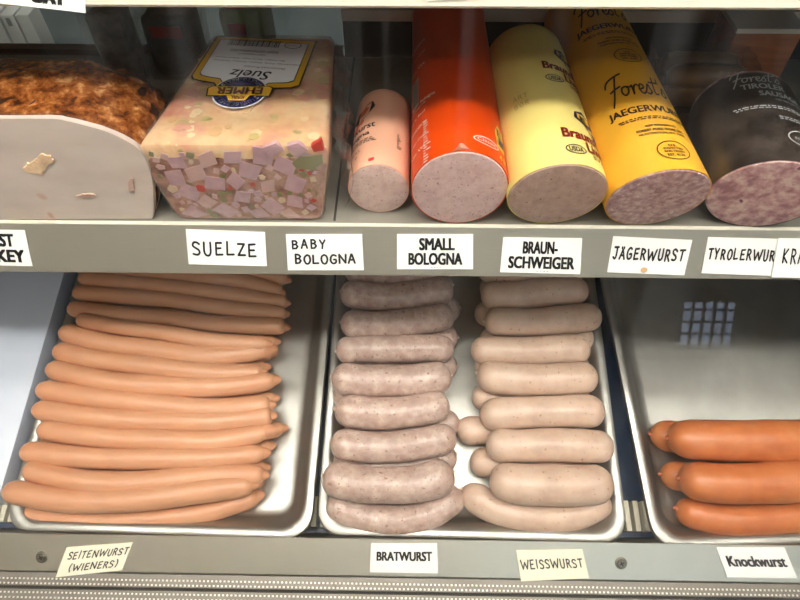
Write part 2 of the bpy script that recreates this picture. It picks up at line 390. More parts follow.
# middle shelf and upper shelf, each with a slanted price rail
def shelf(dz, name, ydepth, back=0.0):
    def extrude_(bm, prof, x0, x1): extrude_x(bm, [(y + back if y < .5 else y, z) for y, z in prof], x0, x1)
    bm = bmesh.new(); extrude_(bm, [(.3705, 1.044 + dz), (ydepth, 1.044 + dz), (ydepth, 1.031 + dz), (.3705, 1.031 + dz)], CX0, CX1)
    sh = part(name, bm, SHELF, False)
    bm = bmesh.new()
    extrude_(bm, [(.3704, 1.031 + dz), (.3704, 1.0443 + dz), (.3697, 1.0450 + dz), (.3685, 1.0450 + dz), (.3667, 1.0428 + dz), (.3667, 1.031 + dz)], CX0, CX1)
    link('shelf_lip', bm, CREAM, sh, CO)
    bm = bmesh.new()
    extrude_(bm, [(.3668, 1.0436 + dz), (.3465, 1.005 + dz), (.3475, 1.0032 + dz), (.3497, 1.0042 + dz), (.3668, 1.036 + dz)], CX0, CX1)
    link('price_rail', bm, ALU if dz == 0 else CREAM, sh, CO)
    return sh
sh = shelf(0, 'shelf', .640)
UBACK = .040
UDZ = at_y(400, 8, .3475 + UBACK).z - 1.0032
shelf(UDZ, 'upper_shelf', .640, UBACK)
FN = Vector((0, -.0386, .0203)).normalized()    # outward normal of the price rail
FP = Vector((0, .3465, 1.005))
# seams between the shelf panels
bm = bmesh.new()
p = at_z(343, 150, 1.044)
box(bm, p.x - .001, p.x + .001, .373, .64, 1.0436, 1.0443); link('seam', bm, mat('seam shadow gap', (60, 58, 54), .8), sh, CO, False)
# rear wall and sliding rear doors
bm = bmesh.new(); box(bm, CX0, CX1, .70, .72, .60, 1.0); box(bm, CX0, CX1, .66, .72, 1.27, 1.46)
part('rear_panel', bm, BLACK, False)
bm = bmesh.new(); box(bm, -.075, CX1, .655, .662, 1.0, 1.0795); box(bm, -.075, CX1, .655, .662, 1.093, 1.27); part('rear_door', bm, BLACK, False)
bm = bmesh.new(); box(bm, -.075, CX1, .650, .6625, 1.08, 1.0925); part('door_rail', bm, mat('beige rail', (196, 172, 148), .4), False)
bm = bmesh.new(); box(bm, CX0, -.077, .663, .667, 1.03, 1.27); part('rear_glass', bm, REARGLASS, False)
bm = bmesh.new(); box(bm, CX0, -.077, .650, .6625, 1.026, 1.034); box(bm, CX0, -.077, .650, .6625, 1.040, 1.046); part('door_track', bm, mat('bronze track', (96, 74, 58), .35, .5), False)
# canopy, ends
bm = bmesh.new(); box(bm, CX0, CX1, .385, .72, 1.445, 1.475); part('canopy', bm, mat('case body enamel', (205, 202, 192)), False)
for name, x in (('end_panel', CX0), ('end_panel', CX1)):
    bm = bmesh.new(); prof = [(.131, .72), (.131, .735), (.385, 1.475), (.72, 1.475), (.72, .6), (.2, .6)]
    extrude_x(bm, prof, x - .02 if x < 0 else x, x if x < 0 else x + .02); part(name, bm, mat('case body enamel', (205, 202, 192)), False)
# slanted front pane
GS = (.375 - .131) / (1.452 - .735)
bm = bmesh.new(); extrude_x(bm, [(.1262, .7345), (.1305, .7345), (.3785, 1.452), (.3742, 1.452)], CX0, CX1)
part('front_glass', bm, GLASS, False)

# ------------------------------------------------------------------ trays
def sheet_pan(cx, yfront, rot, label):
    """half-size sheet pan with rolled rim, in deck coordinates"""
    W, Ln = .329, .457
    c, s = cos(rot), sin(rot)
    def fr(x, y, z): return dk(cx + x * c - y * s, yfront + x * s + y * c, z)
    def rr(inset, rad, z, n=7):
        x1, y0, y1 = W / 2 - inset, inset, Ln - inset; out = []
        for (qx, qy, a0) in ((x1 - rad, y0 + rad, -pi / 2), (x1 - rad, y1 - rad, 0), (-x1 + rad, y1 - rad, pi / 2), (-x1 + rad, y0 + rad, pi)):
            for k in range(n): a = a0 + pi / 2 * k / (n - 1); out.append(fr(qx + rad * cos(a), qy + rad * sin(a), z))
        return out
    D = PAN_D - .0012
    rings = [rr(.034, .012, .0), rr(.027, .017, .0005), rr(.0225, .02, .003), rr(.0205, .022, .007), rr(.0125, .024, D - .003), rr(.0105, .025, D - .0008), rr(.008, .026, D), rr(.004, .027, D + .0006), rr(.0012, .027, D - .0006), rr(0, .027, D - .004),
             rr(.0012, .027, D - .0072), rr(.004, .026, D - .008), rr(.0085, .025, D - .006), rr(.0125, .024, D - .009), rr(.0216, .022, .006), rr(.024, .02, .0005), rr(.028, .017, -.0012)]
    bm = bmesh.new(); loft(bm, rings)
    o = link('sheet_pan', bm, PAN, None, fr(0, Ln / 2, -.0012)); tag(o, label, 'tray', 'aluminium sheet pans of sausages on the lower deck')
    return o
RIMH = PAN_D - .0012
yf = at_dk(160, 536, RIMH - .008)[1]
sheet_pan(-.2625, yf, math.radians(-.8) * -1 * -1, 'aluminium sheet pan under the long thin wieners, left of the others')
sheet_pan(.0705, at_dk(470, 540, RIMH - .008)[1], math.radians(-.6), 'aluminium sheet pan holding two rows of short pale sausages')
sheet_pan(.4235, at_dk(740, 546, RIMH - .008)[1] + .002, math.radians(2.6), 'aluminium sheet pan with a few orange knockwurst at its front')

# white board lying beside the first tray
bm = bmesh.new(); box(bm, -.80, -.4405, .012, .40, -.024, .020, frame=lambda v: dk(v.x, v.y, v.z)); bevel_all(bm, .004)
o = link('cutting_board', bm, mat('white board plastic', (192, 199, 214), .28), None, dk(-.62, .2, -.024))
tag(o, 'blank white plastic cutting board lying left of the wiener tray', 'cutting board')

# ------------------------------------------------------------------ sausages
def sausage_bm(P, r, end=(1.0, 1.0), wob=.03, seed=0, seg=20, n=44, flat=.0, creases=0, blunt=2.15):
    """tapered tube through P with rounded ends; END gives the length of each end cap in radii"""
    rnd = random.Random(seed); path = catmull(P, 80)
    acc = [0]
    for a, b in zip(path, path[1:]): acc.append(acc[-1] + (b - a).length)
    Lg = acc[-1]; ph = [rnd.uniform(0, 6.28) for _ in range(4)]
    def at(s):
        s = max(0, min(Lg, s)); i = 0
        while i < len(acc) - 2 and acc[i + 1] < s: i += 1
        f = (s - acc[i]) / (acc[i + 1] - acc[i]); return path[i].lerp(path[i + 1], f)
    ss = [Lg * (.5 - .5 * cos(pi * (k / n) ** 1.0)) for k in range(n + 1)]
    ss = [.35 * a + .65 * Lg * k / n for k, a in enumerate(ss)]
    cap = 10
    ss = [r * end[0] * (1 - cos(pi / 2 * k / cap)) for k in range(cap)] + [r * end[0] + (Lg - r * (end[0] + end[1])) * k / n for k in range(n + 1)] + [Lg - r * end[1] * (1 - sin(pi / 2 * (1 - k / cap))) for k in range(1, cap + 1)]
    ss = ss[:cap + n + 1] + [Lg - r * end[1] * (1 - sin(pi / 2 * k / cap)) for k in range(1, cap + 1)]
    rings = []
    for s in ss:
        s_ = min(max(s, 1e-5), Lg - 1e-5)
        p = at(s_); t = (at(s_ + .002) - at(s_ - .002)).normalized()
        sd = t.cross(EN).normalized(); up = sd.cross(t)
        q = r
        e0, e1 = r * end[0], r * end[1]
        if s_ < e0: q *= max(.03, (1 - abs(1 - s_ / e0) ** 2.15) ** (1 / 2.15))
        if Lg - s_ < e1: q *= max(.03, (1 - abs(1 - (Lg - s_) / e1) ** blunt) ** (1 / blunt))
        q *= 1 + wob * (.6 * sin(s_ / Lg * 9 + ph[0]) + .4 * sin(s_ / Lg * 21 + ph[1]))
        ring = []
        for k in range(seg):
            a = 2 * pi * k / seg
            qq = q * (1 + wob * .45 * sin(2 * a + ph[2] + s_ / Lg * 4))
            if creases and s_ / Lg < .35: qq *= 1 - .035 * max(0, sin(s_ / Lg * 100)) ** 2 * max(0, 1 - s_ / Lg / .35)
            ring.append(p + sd * cos(a) * qq + up * sin(a) * qq * (1 - flat))
        rings.append(ring)
    bm = bmesh.new(); loft(bm, rings)
    t0 = (path[0] - path[2]).normalized(); t1 = (path[-1] - path[-3]).normalized()
    return bm, (path[0], t0), (path[-1], t1)
def frill(p, t, r, l, seed, mi_mat, parent, origin, name='casing_tip'):
    """puckered tail of casing at a sausage's end"""
    rnd = random.Random(seed); s = t.cross(EN).normalized(); u = s.cross(t)
    bm = bmesh.new(); n = 10
    j = [rnd.uniform(.6, 1.3) for _ in range(n)]
    if name == 'casing_fold': q_ = ((-1.0, 1.0, .97), (-.35, .80, .85), (.30, .50, .6), (.6, .22, .3))
    else: q_ = ((-.55, .55, .8), (.15 * l / r, .30, .7), (.6 * l / r, .28, .6), (l / r, .2, .4))
    rings = [[p + t * r * d_ + (s * cos(2 * pi * k / n) + u * sin(2 * pi * k / n) * fl_) * r * w_ * (1 if m_ == 0 else .8 + .2 * j[(k * (1, 3, 7, 1)[m_]) % n]) for k in range(n)] for m_, (d_, w_, fl_) in enumerate(q_)]
    loft(bm, rings); link(name, bm, mi_mat, parent, origin)

WIEN = mat('wiener casing', (192, 134, 100), .36, 0, ((204, 150, 115), (214, 163, 129)), 24, 6, (.3, .72), (.3, 1, 1), bump=.45, bscale=90, sss=.12, vary=.035)
WIENT = mat('wiener casing tip', (202, 146, 112), .42, 0, (186, 128, 94), 120)
BRAT = mat('bratwurst casing', (166, 138, 127), .33, 0, ((184, 158, 147), (202, 180, 169)), 90, 7, (.32, .68), bump=.45, bscale=140, sss=.1, speck=(146, 114, 100), speck_scale=260, speck_at=.67, vary=.04)
BRATT = mat('bratwurst knot', (206, 186, 168), .5)
WEIS = mat('weisswurst casing', (186, 156, 138), .36, 0, ((200, 172, 153), (210, 184, 166)), 35, 5, (.3, .7), bump=.3, bscale=100, sss=.12, speck=(158, 126, 100), speck_scale=240, speck_at=.70, vary=.03)
KNOC = mat('knockwurst casing', (170, 90, 48), .36, 0, ((186, 108, 62), (200, 128, 82)), 24, 5, (.3, .72), bump=.3, bscale=80, sss=.08, vary=.04)
KNOCT = mat('knockwurst tip', (150, 70, 36), .5)
ORD = ['frontmost', 'second', 'third', 'fourth', 'fifth', 'sixth', 'seventh', 'eighth', 'ninth', 'tenth', 'eleventh', 'twelfth', 'thirteenth', 'fourteenth', 'fifteenth', 'sixteenth', 'seventeenth']
def nth(i, total):
    if i == 0: return 'frontmost'
    if i == total - 1: return 'rearmost'
    return ORD[i] + ' from the front'

def sausage(name, pts, r, m, tipm, label, cat, group, seed, end=(1, 1), tips='both', tl=.004, wob=.03, creases=0, blunt=2.15):
    P = [dk(*q) for q in pts]
    bm, e0, e1 = sausage_bm(P, r, end, wob, seed, creases=creases, blunt=blunt)
    org = dk(pts[len(pts) // 2][0], pts[len(pts) // 2][1], pts[len(pts) // 2][2] - r)
    o = link(name, bm, m, None, org); tag(o, label, cat, group)
    if tips in ('both', 'left'): frill(e0[0], e0[1], r * .42, tl, seed * 3 + 1, tipm, o, org)
    if tips in ('both', 'right'): frill(e1[0], e1[1], r * (.8 if name == 'wiener' else .42), tl, seed * 5 + 2, tipm, o, org, 'casing_fold' if name == 'wiener' else 'casing_tip')
    return o
def px_path(pts, h): return [at_dk(u, v, h) for u, v in pts]
def rad(pts, th, h):
    u, v = pts[len(pts) // 2]; p = hit(u, v, FLOOR0 + EN * h, EN); d = (p - EYE).dot(R3 @ Vector((0, 0, -1)))
    return th * d / F_PX / 2

# wieners: (left .. right points along the middle line), thickness in the photograph, lift
W_UP = [
 ([(4,490),(70,501),(140,499),(200,491),(254,484)], 24, 0),
 ([(24,469),(90,482),(150,482),(210,476),(264,475)], 22, 0),
 ([(21,451),(90,458),(150,459),(210,458),(266,453)], 21, 0),
 ([(38,429),(100,437),(160,440),(220,441),(274,430)], 21, 0),
 ([(33,409),(100,418),(160,421),(220,421),(272,416)], 21, 0),
 ([(37,389),(100,398),(160,405),(220,409),(271,405)], 21, 0),
 ([(47,368),(110,382),(160,386),(220,387),(276,380)], 21, 0),
 ([(54,350),(100,360),(150,366),(210,373),(263,373)], 20, 0),
 ([(60,331),(105,343),(150,349),(210,356),(273,349)], 20, 0),
 ([(77,319),(120,327),(165,333),(215,341),(269,344)], 16, .006),
 ([(68,308),(120,315),(170,318),(220,324),(284,326)], 17, 0),
 ([(73,292),(120,296),(170,300),(225,308),(286,314)], 16, 0),
 ([(79,278),(130,283),(180,288),(230,294),(287,303)], 16, 0),
 ([(92,268),(140,271),(190,276),(240,281),(282,292)], 16, 0),
 ([(96,255),(140,259),(190,263),(240,268),(288,280)], 16, 0),
]
gW = 'wieners heaped in the left tray'
for i, (pp, th, lift) in enumerate(W_UP):
    h = .0335 + lift; P = px_path(pp, h); r = rad(pp, th, h)
    extra = ', wrinkled at its left end' if i == 8 else ''
    if i == 0: lab = 'long orange wiener on top at the front, poking past the tray edge'
    else: lab = 'top layer wiener in the left tray, %s%s' % (nth(i, len(W_UP)), extra)
    sausage('wiener', P, r, WIEN, WIENT, lab, 'sausage', gW, 100 + i, (1.3, (1.5, 2.4, 1.8, 2.9, 1.2)[i % 5]), 'right', .006, .04, creases=1 if i == 8 else 0, blunt=(2.6, 3.6, 2.0, 1.8, 4.0, 3.0)[i % 6])
# lower layer: the front one shows fully, the others peek out between
P = px_path([(23,513),(90,520),(150,519),(210,511),(260,495)], .0115)
sausage('wiener', P, .0112, WIEN, WIENT, 'wiener lying lowest at the front edge of the left tray floor', 'sausage', gW, 150, (1.3, 1.7), 'right', .0045)
ups = [px_path(pp, .0335) for pp, _, _ in W_UP]
rl = random.Random(5)
for i in range(0, len(ups) - 1):
    a, b = ups[i], ups[i + 1]; sh_ = rl.uniform(-.010, -.001) + (.010 if i in (3, 6) else 0)
    pts = [((p[0] + q[0]) / 2 + sh_, (p[1] + q[1]) / 2, .0105) for p, q in zip(a, b)]
    sausage('wiener', pts, .0102, WIEN, WIENT, 'bottom layer wiener in the gap behind the top wiener that is %s' % (nth(i, len(W_UP))), 'sausage', gW, 160 + i, (1.3, 1.6), 'right', .0045)

# bratwurst, left column of the middle tray
B_UP = [
 ([(323,476),(355,483),(390,485),(425,482),(453,471)], 37, 0),
 ([(331,442),(365,447),(395,447),(425,443),(456,436)], 31, 0),
 ([(335,409),(365,413),(395,413),(425,409),(449,403)], 33, 0),
 ([(332,376),(360,381),(390,381),(420,380),(451,375)], 33, 0),
 ([(336,351),(365,349),(395,349),(425,348),(454,350)], 28, 0),
 ([(341,322),(365,325),(395,324),(425,320),(454,315)], 29, 0),
 ([(341,291),(365,296),(395,297),(425,293),(453,289)], 29, 0),
 ([(345,268),(370,272),(395,273),(420,271),(448,267)], 28, 0),
]
gB = 'bratwurst stacked in the left column of the middle tray'
for i, (pp, th, lift) in enumerate(B_UP):
    h = .046 + lift; P = px_path(pp, h); r = rad(pp, th, h) * .985
    sausage('bratwurst', P, r, BRAT, BRATT, 'greyish pink bratwurst on top of the left column, %s' % nth(i, len(B_UP)), 'sausage', gB, 200 + i, (1.0, 1.0), 'both' if i in (0, 3) else 'left', .002)
P = px_path([(328,500),(355,514),(395,520),(430,513),(461,492)], .0165)
sausage('bratwurst', P, .0165, BRAT, BRATT, 'bratwurst lying lowest at the front of the tray, touching the weisswurst', 'sausage', gB, 250, (1, 1), 'right', .003)
ups = [px_path(pp, .046) for pp, _, _ in B_UP]
shifts = [.004, .010, -.004, .008, .007, .010, .005]
for i in range(len(ups) - 1):
    a, b = ups[i], ups[i + 1]
    pts = [((p[0] + q[0]) / 2 + shifts[i], (p[1] + q[1]) / 2 + .006, .0165) for p, q in zip(a, b)]
    sausage('bratwurst', pts, .0162, BRAT, BRATT, 'bottom layer bratwurst half hidden behind the top one that is %s' % nth(i, len(B_UP)), 'sausage', gB, 260 + i, (1, 1), 'right', .002)

# weisswurst, right column
V_UP = [
 ([(490,478),(520,484),(550,485),(580,486),(612,482)], 40, 0),
 ([(486,445),(520,446),(550,445),(580,446),(613,447)], 34, 0),
 ([(480,416),(515,413),(545,412),(575,411),(604,412)], 33, 0),
 ([(477,373),(505,379),(535,380),(565,379),(597,377)], 33, 0),
 ([(471,350),(505,351),(535,351),(565,349),(590,352)], 29, 0),
 ([(484,321),(515,322),(540,322),(570,319),(601,316)], 29, 0),
 ([(481,295),(510,296),(535,293),(560,291),(588,291)], 29, 0),
 ([(478,268),(505,271),(535,269),(560,268),(586,266)], 28, 0),
]
gV = 'weisswurst stacked in the right column of the middle tray'
for i, (pp, th, lift) in enumerate(V_UP):
    h = .046 + lift; P = px_path(pp, h); r = rad(pp, th, h) * .985
    sausage('weisswurst', P, r, WEIS, BRATT, 'pale beige weisswurst on top of the right column, %s' % nth(i, len(V_UP)), 'sausage', gV, 300 + i, (1.0, 1.0), 'left' if i in (3, 5) else 'none', .002)
P = px_path([(462,489),(495,508),(535,517),(575,514),(608,498)], .0165)
sausage('weisswurst', P, .0165, WEIS, BRATT, 'wrinkled weisswurst lying lowest at the front, its tip touching a bratwurst', 'sausage', gV, 350, (1.5, 1), 'left', .003, creases=1)
ups = [px_path(pp, .046) for pp, _, _ in V_UP]
shifts = [-.016, -.026, -.004, .004, .006, -.006, .004]
for i in range(len(ups) - 1):
    a, b = ups[i], ups[i + 1]
    pts = [((p[0] + q[0]) / 2 + shifts[i], (p[1] + q[1]) / 2 + .006, .0165) for p, q in zip(a, b)]
    sausage('weisswurst', pts, .0162, WEIS, BRATT, 'bottom layer weisswurst half hidden behind the top one that is %s' % nth(i, len(V_UP)), 'sausage', gV, 360 + i, (1, 1), 'none', .002)

# knockwurst
gK = 'knockwurst in the right tray'
for i, (pp, th, h, lab) in enumerate([
  ([(679,478),(715,483),(760,483),(810,480),(850,474)], 41, .047, 'orange knockwurst on top, nearest the front of the right tray'),
  ([(668,438),(705,440),(760,441),(810,440),(850,438)], 42, .047, 'orange knockwurst on top, behind the other top one'),
  ([(676,508),(715,518),(760,519),(810,514),(850,506)], 32, .018, 'wrinkled knockwurst lying lowest at the front of the right tray'),
  ([(661,474),(700,478),(760,478),(800,476),(840,470)], 30, .018, 'dark end of a bottom knockwurst peeking out under the front top one'),
  ([(651,434),(690,438),(750,440),(800,440),(836,436)], 32, .018, 'dark end of a bottom knockwurst peeking out under the rear top one')]):
    P = px_path(pp, h); r = rad(pp, th, h) * .98
    sausage('knockwurst', P, r, KNOC, KNOCT, lab, 'sausage', gK, 400 + i, (1.25, 1.25), 'left', .003, creases=1 if i == 2 else 0)

# ------------------------------------------------------------------ logs of sliced sausage on the shelf
SZ = 1.044
class Log:
    def __init__(s, u, v, R, yaw, L, slant, name, label, meat, casing, ring, lump=.012, squash=1.0):
        p = at_z(u, v, SZ); s.R, s.L, s.k = R, L, slant
        s.D = Vector((sin(yaw), cos(yaw), 0)); s.S = Vector((cos(yaw), -sin(yaw), 0)); s.U = Vector((0, 0, 1)); s.sq = squash
        s.P0 = Vector((p.x, max(p.y, .3708), SZ + R * squash + .0004)) 
        s.root = thing(name, s.P0 - s.U * R, label, 'sausage')
        s.org = s.root.location
        nseg = 64
        ph = random.uniform(0, 6)
        def ring_(sd, rr, slk=1):
            return [s.pt(sd, 2 * pi * i / nseg, rr * (1 + lump * sin(2 * 2 * pi * i / nseg + ph) * .5), slk) for i in range(nseg)]
        s.ringf = ring_
        # meat body with a slightly domed cut face
        bm = bmesh.new(); rs = [ring_(-.0012, .02 * R), ring_(-.0012, .5 * R), ring_(-.0008, .85 * R), ring_(.0, R * .965), ring_(.001, R - .0009), ring_(.006, R - .0009), ring_(L * .9, R - .0012, .0)]
        loft(bm, rs); link('meat', bm, meat, s.root, s.org)
        # casing
        bm = bmesh.new()
        rs = [ring_(.0012, R - .0008), ring_(.0007, R), ring_(.004, R)]
        for t in (.15, .3, .5, .7, .85): rs.append(ring_(L * t, R, 1 - t))
        for t in range(1, 8): a = pi / 2 * t / 7; rs.append(ring_(L - R * .45 + R * .45 * sin(a), max(R * .02, R * cos(a) ** .7), 0))
        loft(bm, rs, close0=False); link('casing', bm, casing, s.root, s.org)
    def pt(s, sd, phi, rr, slk=1):
        x, z = sin(phi) * rr, cos(phi) * rr * s.sq
        return s.P0 + s.D * (sd + s.k * (z + s.R) * slk * max(0, 1 - max(sd, 0) / s.L)) + s.S * x + s.U * z
    def surf(s, phi0, off=.0004):
        """surface function: u is the distance around the log from PHI0, v the distance along it"""
        return lambda u, v: s.pt(v, phi0 + u / s.R, s.R * 1.006 + off)
    def text(s, bm, string, phi0, v0, height, width, mi=0, **kw):
        g = glyphs(string, **kw); lay(bm, g, (-width / 2, width / 2, v0, v0 + height), s.surf(phi0), mi)
    def handtext(s, bm, string, phi0, v0, height, width, mi=0, **kw):
        lay(bm, hand(string, **kw), (-width / 2, width / 2, v0, v0 + height), s.surf(phi0), mi)
def oval_ring(rx, ry, w_, cx, cy, fn, bm, mi, n=36):
    a = [bm.verts.new(fn(cx + rx * cos(2 * pi * i / n), cy + ry * sin(2 * pi * i / n))) for i in range(n)]
    b = [bm.verts.new(fn(cx + (rx - w_) * cos(2 * pi * i / n), cy + (ry - w_) * sin(2 * pi * i / n))) for i in range(n)]
    for i in range(n): bm.faces.new((a[i], a[(i + 1) % n], b[(i + 1) % n], b[i])).material_index = mi
def oval(rx, ry, cx, cy, n=28): return [(cx + rx * cos(2 * pi * i / n), cy + ry * sin(2 * pi * i / n)) for i in range(n)]
def fine(log, bm, phi0, v0, width, lines, mi, pitch=.0022, h=.0011, seed=0):
    """rows of small print too fine to read in the photograph, as short dashes"""
    rnd = random.Random(seed); fn = log.surf(phi0)
    for k in range(lines):
        x = -width / 2 * rnd.uniform(.8, 1)
        while x < width / 2:
            l = rnd.uniform(.0012, .005); patch(bm, [(x, v0 - k * pitch), (x + l, v0 - k * pitch), (x + l, v0 - k * pitch + h), (x, v0 - k * pitch + h)], fn, mi); x += l + .0011

PINK = dict(rough=.45, sss=.12, bump=.15, bscale=300)
bal = Log(379.5, 213, .0256, .012, .118, .0, 'bologna_log', 'thin pale pink bologna log, smallest of the row, beside the jellied loaf',
          mat('baby bologna meat', (186, 156, 148), col2=((198, 170, 161), (205, 179, 170)), scale=140, speck=(166, 134, 128), speck_scale=380, speck_at=.68, **PINK),
          mat('pale pink casing', (232, 176, 148), .38), None)
bm = bmesh.new()
bal.text(bm, 'nitwurst', -.85, .052, .0075, .034, bold=.02); bal.text(bm, 'ologna', -.9, .041, .0075, .028, bold=.02)
fine(bal, bm, -.8, .037, .030, 3, 0, seed=2); bal.text(bm, '72 oz. x L', -1.0, .023, .004, .018)
fine(bal, bm, .62, .045, .0022, 9, 0, seed=4)
patch(bm, [(-.012, .0735), (-.004, .081), (.006, .089), (.0105, .091), (.013, .083), (.009, .076), (.002, .070), (-.006, .0665)], bal.surf(-.75), 0)
patch(bm, [(-.014, .063), (-.006, .0665), (.002, .070), (.003, .065), (-.002, .0585), (-.009, .056)], bal.surf(-.75), 1)
patch(bm, [(-.004, .0732), (.003, .074), (.0075, .082), (.004, .0855), (-.001, .0795)], bal.surf(-.75, .0006), 1)
patch(bm, [(-.009, .0135), (.004, .0195), (.0045, .0185), (-.0085, .0125)], bal.surf(-.95), 0)
patch(bm, [(.006, .009), (.011, .010), (.0105, .006), (.0065, .005)], bal.surf(-.55), 2)
link('printed_lettering', bm, [INK, mat('print orange', (206, 92, 52), .4), mat('print red', (200, 40, 40), .4)], bal.root, bal.org, False, False)

bol = Log(456, 224, .0389, .002, .33, -.06, 'bologna_log', 'bologna log in glossy orange red casing with a torn flap at its cut',
          mat('bologna meat', (194, 162, 156), col2=((206, 175, 169), (213, 184, 178)), scale=140, speck=(158, 118, 112), speck_scale=420, speck_at=.68, **PINK),
          mat('orange red casing', (214, 68, 6), .4, col2=(206, 60, 5), scale=20, spec=.3), None)
bm = bmesh.new()
fnb = bol.surf(-1.12)
patch(bm, [(-.006, .085), (.005, .085), (.005, .128), (-.006, .128)], fnb, 2)
for k in range(7): patch(bm, [(-.004 + k * .0013, .088), (-.0034 + k * .0013, .088), (-.0034 + k * .0013, .125), (-.004 + k * .0013, .125)], bol.surf(-1.12, .0007), 3)
for k, v in enumerate((.02, .034, .05, .066, .078, .14, .16, .18)): bol.text(bm, ('Net Wt', 'Keep Cold', 'INGREDIENTS', 'Pork, Beef', 'Bologna')[k % 5], -1.05, v, .004, .022, 0)
bol.text(bm, 'Bologna', -.72, .082, .005, .016, 0, bold=.03)
fine(bol, bm, -.80, .052, .003, 16, 0, pitch=.0034, seed=5)
BOLM = [mat('print white', (232, 214, 200), .4), mat('print yellow', (240, 190, 50), .4), mat('barcode panel', (214, 206, 200), .4), INK, mat('print navy', (30, 34, 96), .4)]
link('printed_lettering', bm, BOLM, bol.root, bol.org, False, False); bm = bmesh.new()
patch(bm, [(.0, .022), (.011, .020), (.012, .048), (.004, .052), (-.001, .040)], bol.surf(.80), 1)
patch(bm, [(.002, .026), (.0095, .024), (.01, .034), (.003, .036)], bol.surf(.80, .0007), 4)
bol.text(bm, 'E', .80 + .14, .037, .010, .007, 4, bold=.03)
oval_ring(.012, .0048, .0009, 0, .018, bol.surf(.52), bm, 0); bol.text(bm, 'Classic', .52, .0165, .004, .017, 0)
bol.text(bm, '4 lb', .95, .006, .007, .009, 1, bold=.02)
link('logo_print', bm, BOLM, bol.root, bol.org, False, False)
# torn casing flap standing up at the cut edge
bm = bmesh.new()
fl = bol.surf(0, .0)
base = [(-.009, .001), (-.004, .0015), (.0, .0015), (.004, .0015), (.010, .001)]
a = [fl(u, v) for u, v in base]; b = [fl(u * .55 - .001, .003) + Vector((0, -.0015, .002 * (1 - abs(u) / .02))) for u, v in base]; c = [fl(u * .12 - .002, .005) + Vector((0, -.001, .0045)) for u, v in base]
V_ = [[bm.verts.new(q) for q in r] for r in (a, b, c)]
for r0, r1 in zip(V_, V_[1:]):
    for i in range(4): bm.faces.new((r0[i], r0[i + 1], r1[i + 1], r1[i]))
bmesh.ops.solidify(bm, geom=list(bm.faces), thickness=.0005)
link('torn_flap', bm, mat('casing inside', (226, 160, 128), .4), bol.root, bol.org)

bra = Log(546, 224, .0387, -.02, .205, -.24, 'liverwurst_log', 'liverwurst log in light yellow casing printed with red words',
          mat('liverwurst meat', (176, 144, 130), col2=((188, 156, 142), (195, 165, 151)), scale=140, speck=(130, 96, 82), speck_scale=360, speck_at=.69, **PINK),
          mat('light yellow casing', (240, 220, 132), .4, spec=.35), None)
for v in (.030, .119):
    bm = bmesh.new()
    bra.text(bm, 'Braun', .36, v, .0108, .027, 0, bold=.04); bra.text(bm, 'schw', 1.03, v, .0108, .024, 0, bold=.04)
    bra.text(bm, 'Liver', .80, v - .0125, .0110, .024, 0, bold=.04)
    fine(bra, bm, .74, v - .0165, .012, 2, 2, seed=int(v * 1000))
    link('printed_lettering', bm, [mat('print wine red', (128, 34, 28), .4), CARD, INK], bra.root, bra.org, False, False)
    bm = bmesh.new(); fn = bra.surf(.22)
    oval_ring(.0085, .0052, .0009, 0, v - .013, fn, bm, 0); bra.text(bm, 'USDA', .22, v - .0157, .0052, .0115, 0, bold=.03)
    link('round_stamp', bm, mat('print slate', (44, 48, 66), .4), bra.root, bra.org, False, False)
    bm = bmesh.new(); fn = bra.surf(.68); w0 = v + .013
    patch(bm, [(-.011, .014 + w0), (-.009, .022 + w0), (.0, .026 + w0), (.012, .022 + w0), (.014, .012 + w0), (.004, .008 + w0)], fn, 0)
    patch(bm, [(-.002, w0 + .010), (.014, w0 + .006), (.016, w0 - .006), (.008, w0 - .004)], fn, 1)
    patch(bm, [(-.008, .0145 + w0), (-.007, .021 + w0), (.006, .019 + w0), (.006, .0115 + w0)], bra.surf(.68, .0007), 2)
    bra.text(bm, 'E', .65, w0 + .0135, .006, .007, 3, bold=.03)
    link('crest_print', bm, [mat('print navy dark', (34, 36, 66), .4), mat('print violet', (54, 40, 110), .4), mat('print gold', (224, 176, 60), .4), INK], bra.root, bra.org, False, False)
bm = bmesh.new()
bra.handtext(bm, 'ART', -.62, .085, .006, .013, 0, pen=.09); bra.handtext(bm, 'BOR', -.62, .075, .006, .013, 0, pen=.09)
link('pen_mark', bm, mat('print dim', (170, 150, 84), .5), bra.root, bra.org, False, False)

